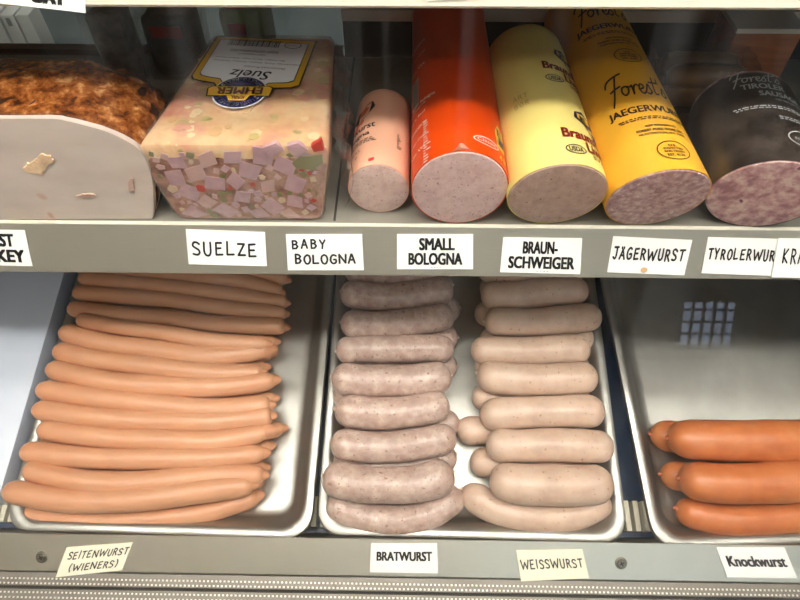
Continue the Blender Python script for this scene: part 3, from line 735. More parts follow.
jae = Log(638, 226, .0388, -.03, .33, -.30, 'sausage_log', 'long sausage log in amber yellow casing with black script lettering',
          mat('jaegerwurst meat', (152, 110, 110), col2=((184, 144, 142), (210, 178, 172)), scale=210, detail=6, ramp=(.36, .62), rough=.42, sss=.1, bump=.2, bscale=260, speck=(222, 196, 188), speck_scale=170, speck_at=.68),
          mat('amber casing', (232, 172, 52), .4, spec=.35), None)
for v in (.084, .210):
    bm = bmesh.new()
    jae.handtext(bm, '@', -.04, v - .004, .042, .051, 0, pen=.075, jit=0, narrow=1)
    jae.text(bm, 'JAEGERWURST', .02, v - .019, .0105, .066, 0, bold=.03)
    fine(jae, bm, .0, v - .0235, .060, 2, 0, seed=int(v * 999))
    link('printed_lettering', bm, mat('print brown black', (52, 40, 26), .45), jae.root, jae.org, False, False)
    bm = bmesh.new()
    jae.text(bm, 'KEEP REFRIGERATED', .06, v - .035, .0022, .024, 0, bold=.03); jae.text(bm, 'FOREST PORK STORE, INC.', .04, v - .0405, .0032, .038, 0, bold=.03); jae.text(bm, 'HUNTINGTON, N.Y. 11746', .04, v - .0445, .0026, .036, 0, bold=.03)
    link('small_print', bm, mat('print brown black', (52, 40, 26), .45), jae.root, jae.org, False, False)
    bm = bmesh.new(); fn = jae.surf(.08)
    oval_ring(.0125, .0105, .0008, 0, v - .063, fn, bm, 0)
    for s_, vv, hh, ww in (('U.S.', .0040, .0026, .006), ('INSPECTED', .0008, .0022, .015), ('AND PASSED', -.0024, .0022, .016), ('EST. 4174', -.0066, .0028, .013)): jae.text(bm, s_, .08, v - .063 + vv, hh, ww, 0, bold=.03)
    link('round_stamp', bm, mat('print brown black', (52, 40, 26), .45), jae.root, jae.org, False, False)

tyr = Log(741, 229, .0425, .16, .118, -.22, 'sausage_log', 'sausage log in dark clear casing with white lettering, at the right end of the shelf',
          mat('tyroler meat', (158, 112, 118), col2=((192, 150, 150), (216, 188, 180)), scale=110, detail=6, rough=.42, sss=.1, bump=.2, bscale=260, speck=(116, 66, 84), speck_scale=90, speck_at=.72, ramp=(.38, .62)),
          mat('dark smoked casing', (70, 62, 57), .28, col2=(44, 38, 35), scale=50, coat=.3), None, squash=.96)
bm = bmesh.new()
tyr.handtext(bm, '@', -.15, .086, .020, .038, 0, pen=.07, jit=0, narrow=1); tyr.text(bm, 'TIROLER', -.05, .082, .0065, .034, 0, bold=.03); tyr.text(bm, 'SAUSAGE', .22, .073, .006, .034, 0, bold=.03)
tyr.text(bm, 'KEEP REFRIGERATED', .34, .068, .0022, .022, 0); fine(tyr, bm, -.1, .060, .055, 2, 0, seed=9); fine(tyr, bm, .35, .048, .030, 2, 0, seed=10)
TYM = mat('print pale grey', (176, 180, 182), .5)
link('printed_lettering', bm, TYM, tyr.root, tyr.org, False, False); bm = bmesh.new()
oval_ring(.014, .009, .0009, 0, .026, tyr.surf(.38), bm, 0); tyr.text(bm, 'INSPECTED', .38, .0245, .0028, .018, 0)
link('round_stamp', bm, TYM, tyr.root, tyr.org, False, False)

# ------------------------------------------------------------------ jellied meat loaf
def corner(u, v, z): return at_z(u, v, z)
TZ = 1.1205
fbl, fbr = at_z(178, 222, SZ), at_z(322, 222, SZ)
ftl, ftr = at_z(136, 142, TZ), at_z(328, 158, TZ)
btl, btr = at_z(212, 34, TZ), at_z(334, 42, TZ)
ORG = Vector(((fbl.x + fbr.x) / 2, .45, SZ))
suelze = thing('jellied_meat_loaf', ORG, 'block of jellied meat in clear wrap with a white label on top', 'meat loaf')
def section(t, grow=0.0, n=44):
    """rounded outline of the loaf at depth T (0 front, 1 back)"""
    tl, tr = ftl.lerp(btl, t), ftr.lerp(btr, t)
    bl = Vector((fbl.x + (tl.x - ftl.x) * .8, 0, SZ)); br = Vector((fbr.x + (tr.x - ftr.x) * .8, 0, SZ))
    y = max(.375, min(ftl.y, .385)) + .003
    pts2 = [(bl.x, SZ + .0006), (br.x, SZ + .0006), (br.x * .35 + tr.x * .65, SZ + .05), (tr.x, TZ), (tl.x, TZ), (tl.x * .82 + bl.x * .18, SZ + .05), (tl.x * .35 + bl.x * .65, SZ + .02)]
    cx = sum(p[0] for p in pts2) / len(pts2); cz = (SZ + TZ) / 2
    pts3 = []
    m_ = len(pts2)
    for i in range(m_):
        a, b, c_ = Vector(pts2[i - 1]), Vector(pts2[i]), Vector(pts2[(i + 1) % m_])
        d0, d1 = (a - b), (c_ - b); rr = min(.009, d0.length * .4, d1.length * .4)
        p0, p1 = b + d0.normalized() * rr, b + d1.normalized() * rr
        for k in range(5): q = k / 4; pts3.append((p0 * (1 - q) ** 2 + b * 2 * q * (1 - q) + p1 * q * q))
    return [(p.x + (p.x - cx) / .07 * grow, p.y + max(0, (p.y - cz)) / .035 * grow) for p in pts3]
Y0 = .3738; Y1 = btl.y - .006
def loaf_rings(grow, y0, y1):
    rings = []
    def ring(t, sc, y):
        s_ = section(t, grow); cx = sum(p[0] for p in s_) / len(s_); cz = SZ + .035
        return [Vector((cx + (p[0] - cx) * sc, y, max(SZ + .0005, cz + (p[1] - cz) * sc))) for p in s_]
    rings.append(ring(0, .93, y0)); rings.append(ring(0, .985, y0 + .0012)); rings.append(ring(0, 1, y0 + .004))
    for t in (.2, .4, .6, .8, .95): rings.append(ring(t, 1, y0 + (y1 - y0) * t))
    rings.append(ring(1, .98, y1)); rings.append(ring(1, .9, y1 + .006)); rings.append(ring(1, .7, y1 + .009))
    return rings
JELLY = mat('meat jelly', (214, 166, 122), .3, 0, ((236, 200, 158), (230, 186, 144), (224, 164, 140), (208, 134, 120)), 34, 7, (.3, .72), sss=.25, coat=.3, speck=(176, 160, 104), speck_scale=60, speck_at=.72)
bm = bmesh.new(); loft(bm, loaf_rings(0, Y0, Y1)); link('jelly_block', bm, JELLY, suelze, ORG)
rnd = random.Random(21)
# the cut front face, mottled where the dice lie in it, with a ragged upper edge
bm = bmesh.new(); fr_ = loaf_rings(0, Y0 - .0002, Y1)[1]
cut = [p for p in fr_ if p.z < SZ + .064]
cut = sorted(cut, key=lambda p: 0)
i0 = max(range(len(fr_)), key=lambda i: (fr_[i].z < SZ + .064) and not (fr_[i - 1].z < SZ + .064))
seq = []
for k in range(len(fr_)):
    p = fr_[(i0 + k) % len(fr_)]
    if p.z < SZ + .064: seq.append(p)
a, b = seq[-1], seq[0]
tl_, tr_ = (a, b) if a.x < b.x else (b, a)
edge = [Vector((a.x + (b.x - a.x) * k / 24, Y0, SZ + .064 + .004 * noise.noise(Vector((k * .9, 3, 0))))) for k in range(1, 24)]
loft(bm, [[Vector((p.x, Y0 + .002, p.z)) for p in seq + edge], [Vector((p.x, Y0 - .0001, p.z)) for p in seq + edge]])
link('cut_face', bm, mat('cut face jelly', (126, 82, 70), .3, 0, ((172, 120, 106), (192, 146, 128), (138, 114, 78)), 70, 5, (.34, .68), sss=.15, coat=.2), suelze, ORG, False)
# dice of ham in it
bm = bmesh.new()
front = section(0); fx = [p[0] for p in front]
def xlim(z):
    t = (z - SZ) / (TZ - SZ)
    l = fbl.x + (ftl.x - fbl.x) * min(1, t * 1.5) ; r = fbr.x + (ftr.x - fbr.x) * t
    return l + .006, r - .006
placed = []
tries = 0
while tries < 2600:
    tries += 1
    z = rnd.uniform(SZ + .005, SZ + .068); l, r = xlim(z); x = rnd.uniform(l, r)
    big = tries < 700
    sz = rnd.uniform(.0075, .0105) if big else rnd.uniform(.002, .0055)
    if any((x - a) ** 2 + (z - b) ** 2 < ((sz + c) * .86) ** 2 for a, b, c in placed): continue
    if x - sz < l or x + sz > r: continue
    placed.append((x, z, sz))
    an = rnd.uniform(0, pi); n = 4 if rnd.random() < .8 else 5
    asp = rnd.uniform(.7, 1.0)
    q = []
    for k in range(n):
        aa = an + 2 * pi * k / n + rnd.uniform(-.16, .16); q.append((cos(aa - an) * sz * 1.15, sin(aa - an) * sz * 1.15 * asp))
    pts2 = [(x + a * cos(an) - b * sin(an), z + a * sin(an) + b * cos(an)) for a, b in q]
    y = Y0 - rnd.uniform(.0002, .0008)
    if big: mi = 0 if rnd.random() < .82 else 1
    else: mi = rnd.choice((0, 0, 1, 1, 2, 3, 3, 4))
    loft(bm, [[Vector((a, Y0 + .003, max(b, SZ + .002))) for a, b in pts2], [Vector((a, y, max(b, SZ + .002))) for a, b in pts2]], mi=mi)
def dice_px(pts, mi):
    q = [at_y(u, v, Y0 - .001) for u, v in pts]; loft(bm, [[Vector((p.x, Y0 + .003, p.z)) for p in q], [Vector((p.x, Y0 - .0013, p.z)) for p in q]], mi=mi)
dice_px([(311,146),(321,140),(324,150),(314,152)], 2); dice_px([(292,163),(300,157),(322,155),(323,163),(312,170),(296,168)], 3); dice_px([(262,148),(276,143),(284,150),(270,158)], 0); dice_px([(286,146),(298,143),(308,150),(296,157)], 0)
link('diced_ham', bm, [mat('ham dice', (212, 174, 180), .35, col2=(192, 152, 162), scale=60, sss=.1), mat('pale ham dice', (212, 172, 166), .4, sss=.1), mat('red pepper bits', (192, 56, 40), .3), mat('pickle bits', (134, 128, 82), .35), mat('fat bits', (220, 190, 160), .4)], suelze, ORG, False)
# bits of ham and pickle showing through the top
bm = bmesh.new()
def topfn(s_, t): 
    a = ftl.lerp(ftr, s_); b = btl.lerp(btr, s_); p = a.lerp(b, t); return Vector((p.x, Y0 + .004 + (Y1 - Y0 - .004) * t, TZ))
for k in range(90):
    s_, t = rnd.uniform(.06, .94), rnd.uniform(.03, .95); c = topfn(s_, t); rr = rnd.uniform(.003, .008); n = rnd.choice((5, 6, 7)); an = rnd.uniform(0, 6)
    q = [(c.x + rr * rnd.uniform(.6, 1.1) * cos(an + 2 * pi * i / n), c.y + rr * rnd.uniform(.6, 1.1) * sin(an + 2 * pi * i / n)) for i in range(n)]
    loft(bm, [[Vector((a, b, TZ - .002)) for a, b in q], [Vector((a, b, TZ + .0002 + k * .000006)) for a, b in q]], mi=rnd.choice((0, 0, 1, 1, 2, 3, 3)))
link('ham_bits', bm, [mat('pink bits', (224, 164, 142), .4), mat('cream bits', (240, 214, 172), .4), mat('green bits', (198, 180, 122), .4), mat('tan bits', (222, 182, 136), .4)], suelze, ORG, False)
bm = bmesh.new(); loft(bm, loaf_rings(.0016, Y0 - .0016, Y1 + .002))
bmesh.ops.subdivide_edges(bm, edges=list(bm.edges), cuts=1)
for v in bm.verts: v.co += Vector((rnd.uniform(-1, 1), rnd.uniform(-1, 1) * .4, rnd.uniform(0, 1))) * .0005
wrap = link('plastic_wrap', bm, FILM, suelze, ORG)
# loose fold of film along the right side
bm = bmesh.new(); rows = []
for i in range(15):
    t = i / 14; p = ftr.lerp(btr, t); y = Y0 + (Y1 - Y0) * t
    rows.append([Vector((p.x + .002 + .002 * sin(i * 2.1), y, TZ - .004)), Vector((p.x + .011 + .004 * sin(i * 1.3), y + .003, TZ - .016 + .006 * sin(i * 1.7))), Vector((p.x + .010 + .006 * sin(i * .9 + 1), y, TZ - .038)), Vector((p.x + .006 + .004 * sin(i * 1.5), y, SZ + .012))])
V_ = [[bm.verts.new(q) for q in r] for r in rows]
for a, b in zip(V_, V_[1:]):
    for i in range(3): bm.faces.new((a[i], a[i + 1], b[i + 1], b[i]))
bmesh.ops.subdivide_edges(bm, edges=list(bm.edges), cuts=2, use_grid_fill=True)
for v in bm.verts: v.co += Vector((rnd.uniform(-1, 1), rnd.uniform(-1, 1), rnd.uniform(-1, 1))) * .0008
link('film_fold', bm, FILM, suelze, ORG)
# label, upside down for the viewer: (s,t) on the loaf's top from photograph points
LZ = TZ + .0026
LTL, LTR, LBR, LBL = at_z(217, 36, LZ), at_z(317, 41, LZ), at_z(299, 88, LZ), at_z(189, 79, LZ)
def lab(u, v, dz=0.0):   # u to the right, v away from the viewer
    p = LBL.lerp(LBR, u).lerp(LTL.lerp(LTR, u), v); return Vector((p.x, p.y, LZ + dz))
lab_l = []
bm = bmesh.new()
def lquad(u0, u1, v0, v1, dz, mi): patch(bm, [(u0, v0), (u1, v0), (u1, v1), (u0, v1)], lambda a, b: lab(a, b, dz), mi)
shape = [(-.0, .06), (.03, .0), (.12, -.03), (.24, -.05), (.30, -.16), (.70, -.16), (.76, -.06), (.94, -.02), (1.0, .04), (1, 1), (0, 1)]
def grown(k): return [((u - .5) * (1 + k) + .5, (v - .48) * (1 + k * 1.4) + .48) for u, v in shape]
for k, dz, mi in ((0, 0, 2), (-.025, .0002, 1), (-.125, .0004, 2), (-.14, .0006, 0)): patch(bm, grown(k), lambda a, b, dz=dz: lab(a, b, dz), mi)
link('paper_label', bm, [mat('label paper', (246, 247, 252), .5), mat('label gold', (222, 170, 30), .45), INK], suelze, ORG, False, False)
lblo = [o for o in bpy.data.objects if o.name == 'paper_label'][0]
bm = bmesh.new()
up = lambda u, v: lab(1 - u, 1 - v, .0009)       # reading direction of the label: turned half round
def typ(s_, u0, u1, v0, v1, mi=0, **kw): lay(bm, glyphs(s_, **kw), (u0, u1, v0, v1), lambda u, v: lab(1 - u, 1 - v, .0009), mi)
# in label coordinates seen upside down: v0 is the letters' foot, measured from the far edge
def rd(s_, uc, vc, wd, hg, mi=0, **kw): lay(bm, glyphs(s_, **kw), (uc + wd / 2, uc - wd / 2, vc + hg / 2, vc - hg / 2), lambda u, v: lab(u, v, .0009), mi)
rd('Suelz', .52, .17, .38, .17, 0, shear=.2, bold=.008)
rd('Pasteurized Process', .62, .33, .38, .035); rd('Ingredients: Pork, Water, Pickles, Gelatine,', .52, .43, .82, .035); rd('Salt, Vinegar, Spices, Sugar, Sodium Nitrite', .45, .50, .66, .035); rd('NET WEIGHT', .44, .60, .26, .03); rd('KEEP REFRIGERATED', .45, .67, .46, .05)
x = .16
while x < .66:
    wd = rnd.choice((.006, .010, .016)); patch(bm, [(x, .78), (x + wd, .78), (x + wd, .93), (x, .93)], lambda a, b: lab(a, b, .0009), 0); x += wd + rnd.choice((.006, .009, .012))
oval_ring(.085, .075, .012, .79, .85, lambda a, b: lab(a, b, .0009), bm, 1); rd('INSPECTED', .79, .85, .12, .03, 1)
link('lettering', bm, [INK, mat('stamp grey', (120, 120, 124), .5)], lblo, ORG, False, False)
# round badge with yellow band
BZ = LZ + .0012
bc = at_z(239.5, 92, BZ); bx = (at_z(267, 92, BZ) - at_z(212, 92, BZ)).x / 2; by = (at_z(240, 76, BZ).y - at_z(240, 108, BZ).y) / 2
def bfn(a, b, dz=0.0): return Vector((bc.x + bx * a, bc.y + by * b, BZ + dz))
bm = bmesh.new()
patch(bm, oval(1.0, 1.0, 0, 0, 40), lambda a, b: bfn(a, b, 0), 3); patch(bm, oval(.95, .95, 0, 0, 40), lambda a, b: bfn(a, b, .0002), 0)
patch(bm, [(-1.16, -.30), (-1.22, .22), (-1.05, .36), (1.05, .36), (1.22, .26), (1.16, -.30)], lambda a, b: bfn(a, b, .0004), 4)
patch(bm, [(-1.11, -.25), (-1.16, .18), (-1.02, .31), (1.02, .31), (1.16, .21), (1.11, -.25)], lambda a, b: bfn(a, b, .0006), 1)
patch(bm, [(-.42, -.24), (.42, -.24), (.30, -.55), (-.30, -.55)], lambda a, b: bfn(a, b, .0005), 1)
def bt(s_, uc, vc, wd, hg, mi, dz=.0009, **kw): lay(bm, glyphs(s_, **kw), (uc + wd / 2, uc - wd / 2, vc + hg / 2, vc - hg / 2), lambda u, v: bfn(u, v, dz), mi)
bt('EHMER', 0, .03, 1.7, .44, 2, bold=.035); bt('KARL', 0, -.38, .5, .18, 2, bold=.03)
def arc_text(s_, r_, a0, a1, hg, mi, flip):
    n = len(s_)
    for i, ch in enumerate(s_):
        if ch == ' ': continue
        a = a0 + (a1 - a0) * (i + .5) / n; P, Fc, bb = glyphs('l' if ch == '·' else ch, bold=.03)
        wd = abs(a1 - a0) / n * r_ * .8
        t = Vector((-sin(a), cos(a))) * (1 if a1 > a0 else -1); rr = Vector((cos(a), sin(a))); c = rr * r_
        def fn(u, v): q = c + t * u + (rr if flip else -rr) * v; return bfn(q.x, q.y, .0008)
        lay(bm, (P, Fc, bb), (-wd / 2, wd / 2, -hg / 2, hg / 2), fn, mi)
arc_text('SMOKED MEATS', .76, math.radians(25), math.radians(155), .17, 3, False)
arc_text('SAUSAGE·DELI', .78, math.radians(-25), math.radians(-155), .2, 3, True)
link('badge', bm, [mat('badge navy', (28, 26, 92), .4), mat('badge yellow', (246, 188, 40), .4), mat('badge red', (206, 44, 34), .4), CARD, INK], lblo, ORG, False, False)

# ------------------------------------------------------------------ roast turkey breast
rt = thing('turkey_breast', (-.315, .47, SZ), 'roasted turkey breast with browned skin, its pale cut side to the front', 'turkey')
TO = rt.location
TF = .3725
TCX = -.336
half_ = [(q.x - TCX, q.z - SZ) for q in (at_y(u, v, TF) for u, v in ((153, 221), (154, 205), (153, 185), (149, 166), (143, 155), (132, 145), (115, 136), (95, 129), (70, 123), (45, 120)))]
W0, H0 = max(p[0] for p in half_), max(p[1] for p in half_) * .985
half_ = [Vector((max(p[0], 0) / W0, max(p[1], 0) / H0, 0)) for p in half_] + [Vector((0, 1, 0))]
half_ = catmull(half_, 28)
OUT = [(p.x, max(0, p.y)) for p in half_] + [(-p.x, max(0, p.y)) for p in half_[-2::-1]]
def tsec(w_, h): return [(x * w_, z * h) for x, z in OUT]
def tring(y, w_, h, rough_):
    r_ = []
    for x, z in tsec(w_, h):
        p = Vector((TCX + x, y, SZ + .0006 + z))
        d = noise.noise(p * 55) * .5 + noise.noise(p * 130) * .25 + noise.noise(p * 300) * .14
        if z > .002: p += (Vector((x / w_ * .6, -.1, z / h)).normalized()) * d * .0105 * rough_
        r_.append(p)
    return r_
bm = bmesh.new()
loft(bm, [[Vector((TCX + (p.x - TCX) * k, TF - .0015 * (1 - k), SZ + .0006 + (p.z - SZ) * k)) for p in tring(TF, W0, H0, .12)] for k in (.03, .4, .8, 1.0)] + [tring(TF + .004, W0 + .0006, H0 + .0006, .15), tring(TF + .02, W0 + .0006, H0 + .0006, .2)])
link('cut_meat', bm, mat('turkey meat', (188, 172, 162), .42, 0, ((200, 185, 175), (208, 194, 185)), 14, 5, (.3, .7), (1, 1, 2.5), sss=.15, bump=.12, bscale=60, speck=(186, 146, 124), speck_scale=38, speck_at=.72), rt, TO)
# pale fat patch in the cut face
bm = bmesh.new(); prnd = random.Random(4)
for (cu_, cv_, ru, rv) in ((36, 168, 13, 8), (44, 160, 9, 7), (131, 184, 4, 8), (86, 196, 10, 2.5)):
    q = [at_y(cu_ + ru * cos(i * pi / 9) * prnd.uniform(.55, 1.1), cv_ + rv * sin(i * pi / 9) * prnd.uniform(.55, 1.1), TF - .0016) for i in range(18)]
    loft(bm, [[p + Vector((0, .003, 0)) for p in q], [p + Vector((0, -.0002, 0)) for p in q]], mi=0 if cv_ < 175 else 1)
link('fat_patch', bm, [mat('turkey fat', (234, 206, 168), .3, 0, (216, 178, 146), 200), mat('turkey seam', (190, 160, 146), .4)], rt, TO, False)
bm = bmesh.new(); ys = [.0045, .008, .014, .022, .03, .04, .05, .06, .07, .08, .09, .10, .11, .12, .13, .14, .15, .16, .17, .18, .19, .20]
rs = []
def tskin(y):
    g = 1.01 + .035 * min(1, y / .05)
    fz = 1 if y < .05 else max(.05, 1 - ((y - .05) / .09) ** 2) ** .5
    fx = 1 if y < .05 else max(.05, 1 - ((y - .05) / .094) ** 2) ** .5
    return (W0 + .001) * (1 + (g - 1) * .05) * fx, (H0 + .0012) * g * fz
ys = [.0045, .008, .014, .02, .028, .036, .044, .052, .060, .068, .076, .084, .092, .10, .106, .112, .118, .124, .129, .133, .1365, .139]
for y in ys: rs.append(tring(TF + y, *tskin(y), min(1, .3 + y / .03)))
loft(bm, rs)
link('roasted_skin', bm, mat('roasted skin', (70, 32, 13), .25, 0, ((114, 60, 25), (152, 92, 44), (198, 146, 94)), 85, 10, (.36, .66), (1, 1, 1), bump=.7, bscale=120, sss=.05, coat=.25, speck=(50, 22, 10), speck_scale=60, speck_at=.64, noise_rough=.68), rt, TO)
# netting cord marks
bm = bmesh.new()
for pts in ([(22,112),(40,98),(70,92),(104,85),(118,80)], [(48,122),(60,106),(80,96),(104,86)], [(20,78),(50,74),(90,74),(120,84)]):
    P = []
    for (u, v) in pts:
        p = None
        for k in range(60):
            q = at_y(u, v, TF + .004 + k * .003); y = q.y - TF
            if y > .138: break
            w_, h = tskin(y); xx = abs(q.x - TCX) / w_
            if xx < 1 and q.z - SZ <= h * (1 - xx ** 4.2) ** (1 / 4.2) + .0005: p = q; break
        if p: P.append(p)
    if len(P) > 1:
        Q = catmull(P, 14)
        for a, b in zip(Q, Q[1:]): rod(bm, a, b, .0008, 6)
if len(bm.verts): link('netting_cord', bm, mat('browned cord', (70, 32, 14), .6), rt, TO)

# ------------------------------------------------------------------ cards
def card(quad, lines, label, m=CARD, ink=INK, level=0, plane=None, group='white price cards stuck on the shelf edge', handw=False, flatbold=.048):
    """quad: TL TR BR BL in the photograph, on the rail's plane; lines: (text, u0, u1, v0, v1[, options])"""
    p0, n = plane
    C_ = [hit(u, v, Vector(p0) + Vector(n) * .0004, n) for u, v in quad]; n = Vector(n)
    def fn(u, v, d=.0012): return C_[3].lerp(C_[2], u).lerp(C_[0].lerp(C_[1], u), v) + n * d
    org = fn(.5, .5, 0)
    bm = bmesh.new(); k = 6
    top = [[fn(i / k, j / 2, .0007) for i in range(k + 1)] for j in range(3)]
    vv = [[bm.verts.new(q) for q in r] for r in top]; wv = [[bm.verts.new(q - n * .0006) for q in r] for r in top]
    for j in range(2):
        for i in range(k):
            bm.faces.new((vv[j][i], vv[j][i + 1], vv[j + 1][i + 1], vv[j + 1][i])); bm.faces.new((wv[j][i], wv[j + 1][i], wv[j + 1][i + 1], wv[j][i + 1]))
    for i in range(k):
        bm.faces.new((vv[0][i], wv[0][i], wv[0][i + 1], vv[0][i + 1])); bm.faces.new((vv[2][i], vv[2][i + 1], wv[2][i + 1], wv[2][i]))
    for j in range(2):
        bm.faces.new((vv[j][0], vv[j + 1][0], wv[j + 1][0], wv[j][0])); bm.faces.new((vv[j][k], wv[j][k], wv[j + 1][k], vv[j + 1][k]))
    o = link('price_card', bm, m, None, org, False); tag(o, label, 'price card', group)
    bm = bmesh.new()
    for ln in lines:
        s_, u0, u1, v0, v1 = ln[:5]; opt = ln[5] if len(ln) > 5 else {}
        g = hand(s_, **opt) if handw else glyphs(s_, **{**dict(bold=flatbold), **opt})
        lay(bm, g, (u0, u1, v0, v1), lambda u, v: fn(u, v, .0011))
    link('lettering', bm, ink, o, org, False, False)
    return o
MID = (FP, FN); UPP = (FP + Vector((0, UBACK, UDZ)), FN); LOW = ((0, *RB), RN)
gM, gL, gU = 'cards along the middle shelf edge', 'cards along the bottom rail', 'cards along the upper shelf edge'
card([(-43,229),(25,230),(33,266),(-43,264)], [('ROAST', .22, .82, .54, .90), ('TURKEY', .12, .93, .10, .46)], 'white card lettered ROAST TURKEY, cut off at the left picture edge', plane=MID, group=gM, flatbold=.055)
card([(186,229),(265,232),(267,266),(189,264)], [('SUELZE', .06, .88, .24, .72, dict(pen=.17, seed=3, narrow=.7))], 'white card handwritten SUELZE under the jellied meat loaf', plane=MID, group=gM, handw=True)
card([(286,234),(362,234),(364,270),(288,270)], [('BABY', .07, .52, .58, .88, dict(pen=.21, seed=4, gap=.35)), ('BOLOGNA', .10, .90, .16, .48, dict(pen=.21, seed=5, gap=.2))], 'white card handwritten BABY BOLOGNA under the thin pink log', plane=MID, group=gM, handw=True)
card([(397,234),(473,234),(473,269),(397,269)], [('SMALL', .29, .76, .55, .90), ('BOLOGNA', .15, .86, .13, .48), ('- - - -', .45, .58, .05, .06, dict(bold=.02))], 'white card printed SMALL BOLOGNA under the orange red log', plane=MID, group=gM)
card([(503,237),(582,238),(580,274),(500,272)], [('BRAUN-', .26, .70, .55, .90), ('SCHWEIGER', .09, .92, .13, .48), ('- - - -', .45, .6, .05, .06, dict(bold=.02))], 'white card printed BRAUN-SCHWEIGER under the light yellow log', plane=MID, group=gM)
card([(613,236),(692,240),(684,275),(607,272)], [('JÄGERWURST', .03, .95, .36, .76, dict(pen=.2, seed=8, narrow=.6))], 'white card handwritten JÄGERWURST with a small brown stain', plane=MID, group=gM, handw=True)
card([(708,237),(790,239),(784,276),(701,273)], [('TYROLERWURST', .03, 1.0, .38, .74, dict(pen=.19, seed=9, narrow=.55, gap=.22))], 'white card handwritten TYROLERWURST, its right end under another card', plane=MID, group=gM, handw=True)
# overlapping neighbour, one card thickness higher
card([(778,238),(848,239),(848,279),(771,277)], [('KRAK', .10, .50, .34, .78, dict(pen=.15, seed=10, narrow=.6))], 'white card handwritten KRA..., overlapping the TYROLERWURST card at the right picture edge', plane=(FP + FN * .0014, FN), group=gM, handw=True)
bm = bmesh.new(); p = hit(644, 270, FP + FN * .0018, FN); t_ = FN.cross(EX)
bm.faces.new([bm.verts.new(p + EX * .003 * cos(i * pi / 6) + t_ * .0025 * sin(i * pi / 6)) for i in range(12)])
jc = [o for o in bpy.data.objects if o.get('label', '').startswith('white card handwritten JÄGER')][0]
link('stain', bm, mat('tan stain', (206, 168, 120), .6), jc, jc.location, False, False)
card([(67,547),(133,542),(122,570),(56,577)], [('SEITENWURST', .08, .99, .55, .86, dict(pen=.18, seed=11, narrow=.6, gap=.22)), ('(WIENERS)', .16, .90, .12, .44, dict(pen=.18, seed=12, narrow=.6, gap=.22))], 'slanted white card handwritten SEITENWURST (WIENERS)', m=CARD2, ink=INKF, plane=LOW, group=gL, handw=True)
card([(371,543),(437,543),(438,573),(370,572)], [('BRATWURST', .09, .92, .40, .72)], 'white card printed BRATWURST in bold capitals', plane=LOW, group=gL)
card([(516,550),(582,549),(589,578),(521,581)], [('WEISSWURST', .03, .96, .36, .72, dict(pen=.17, seed=14, narrow=.6, gap=.2))], 'cream card handwritten WEISSWURST in fading marker', m=CARD2, ink=INKF, plane=LOW, group=gL, handw=True)
card([(716,547),(784,547),(797,578),(727,577)], [('Knockwurst', .08, .93, .36, .72)], 'white card printed Knockwurst at the right of the bottom rail', ink=mat('grey ink', (58, 58, 64), .6), plane=LOW, group=gL)
card([(-20,-32),(84,-24),(86,13),(-20,1)], [('OAT', .48, .82, .13, .55)], 'white card cut off by the top edge of the picture, above the turkey', plane=UPP, group=gU, flatbold=.08)
card([(427,-36),(505,-34),(505,-3),(427,1)], [('HAM', .2, .8, .3, .7)], 'white card at the top picture edge, above the orange red log', plane=UPP, group=gU)

# ------------------------------------------------------------------ things at the back of the shelf
# wrapped pack of sausages
pb = at_z(655, 113, SZ); pe = at_z(738, 113, SZ)
pk = thing('sausage_pack', (pb.x + .04, pb.y + .03, SZ), 'clear wrapped pack of brown sausages behind the dark log', 'sausage pack')
PKO = pk.location
for j in range(2):
    for i in range(2):
        bm, _, _ = sausage_bm([Vector((pb.x + .004, pb.y + .013 + .024 * i, SZ + .0115 + .021 * j)), Vector(((pb.x + pe.x) / 2, pb.y + .015 + .024 * i, SZ + .0118 + .021 * j)), Vector((pe.x - .002, pb.y + .012 + .024 * i, SZ + .0115 + .021 * j))], .0112, (1, 1), .03, 500 + i + j)
        link('sausage', bm, mat('smoked brown sausage', (140, 104, 70), .4, 0, (118, 84, 56), 30), pk, PKO)
bm = bmesh.new(); box(bm, pb.x - .006, pe.x + .006, pb.y - .001, pb.y + .052, SZ + .0003, SZ + .047)
bmesh.ops.subdivide_edges(bm, edges=list(bm.edges), cuts=6, use_grid_fill=True)
for v in bm.verts:
    if v.co.z > SZ + .002: v.co += Vector((rnd.uniform(-1, 1), rnd.uniform(-1, 1), rnd.uniform(-1, .4))) * .0022
link('film', bm, clear_mat('crinkled film', (.93, .93, .92), .08, .9, .12, .04, bump=1, bscale=70), pk, PKO)
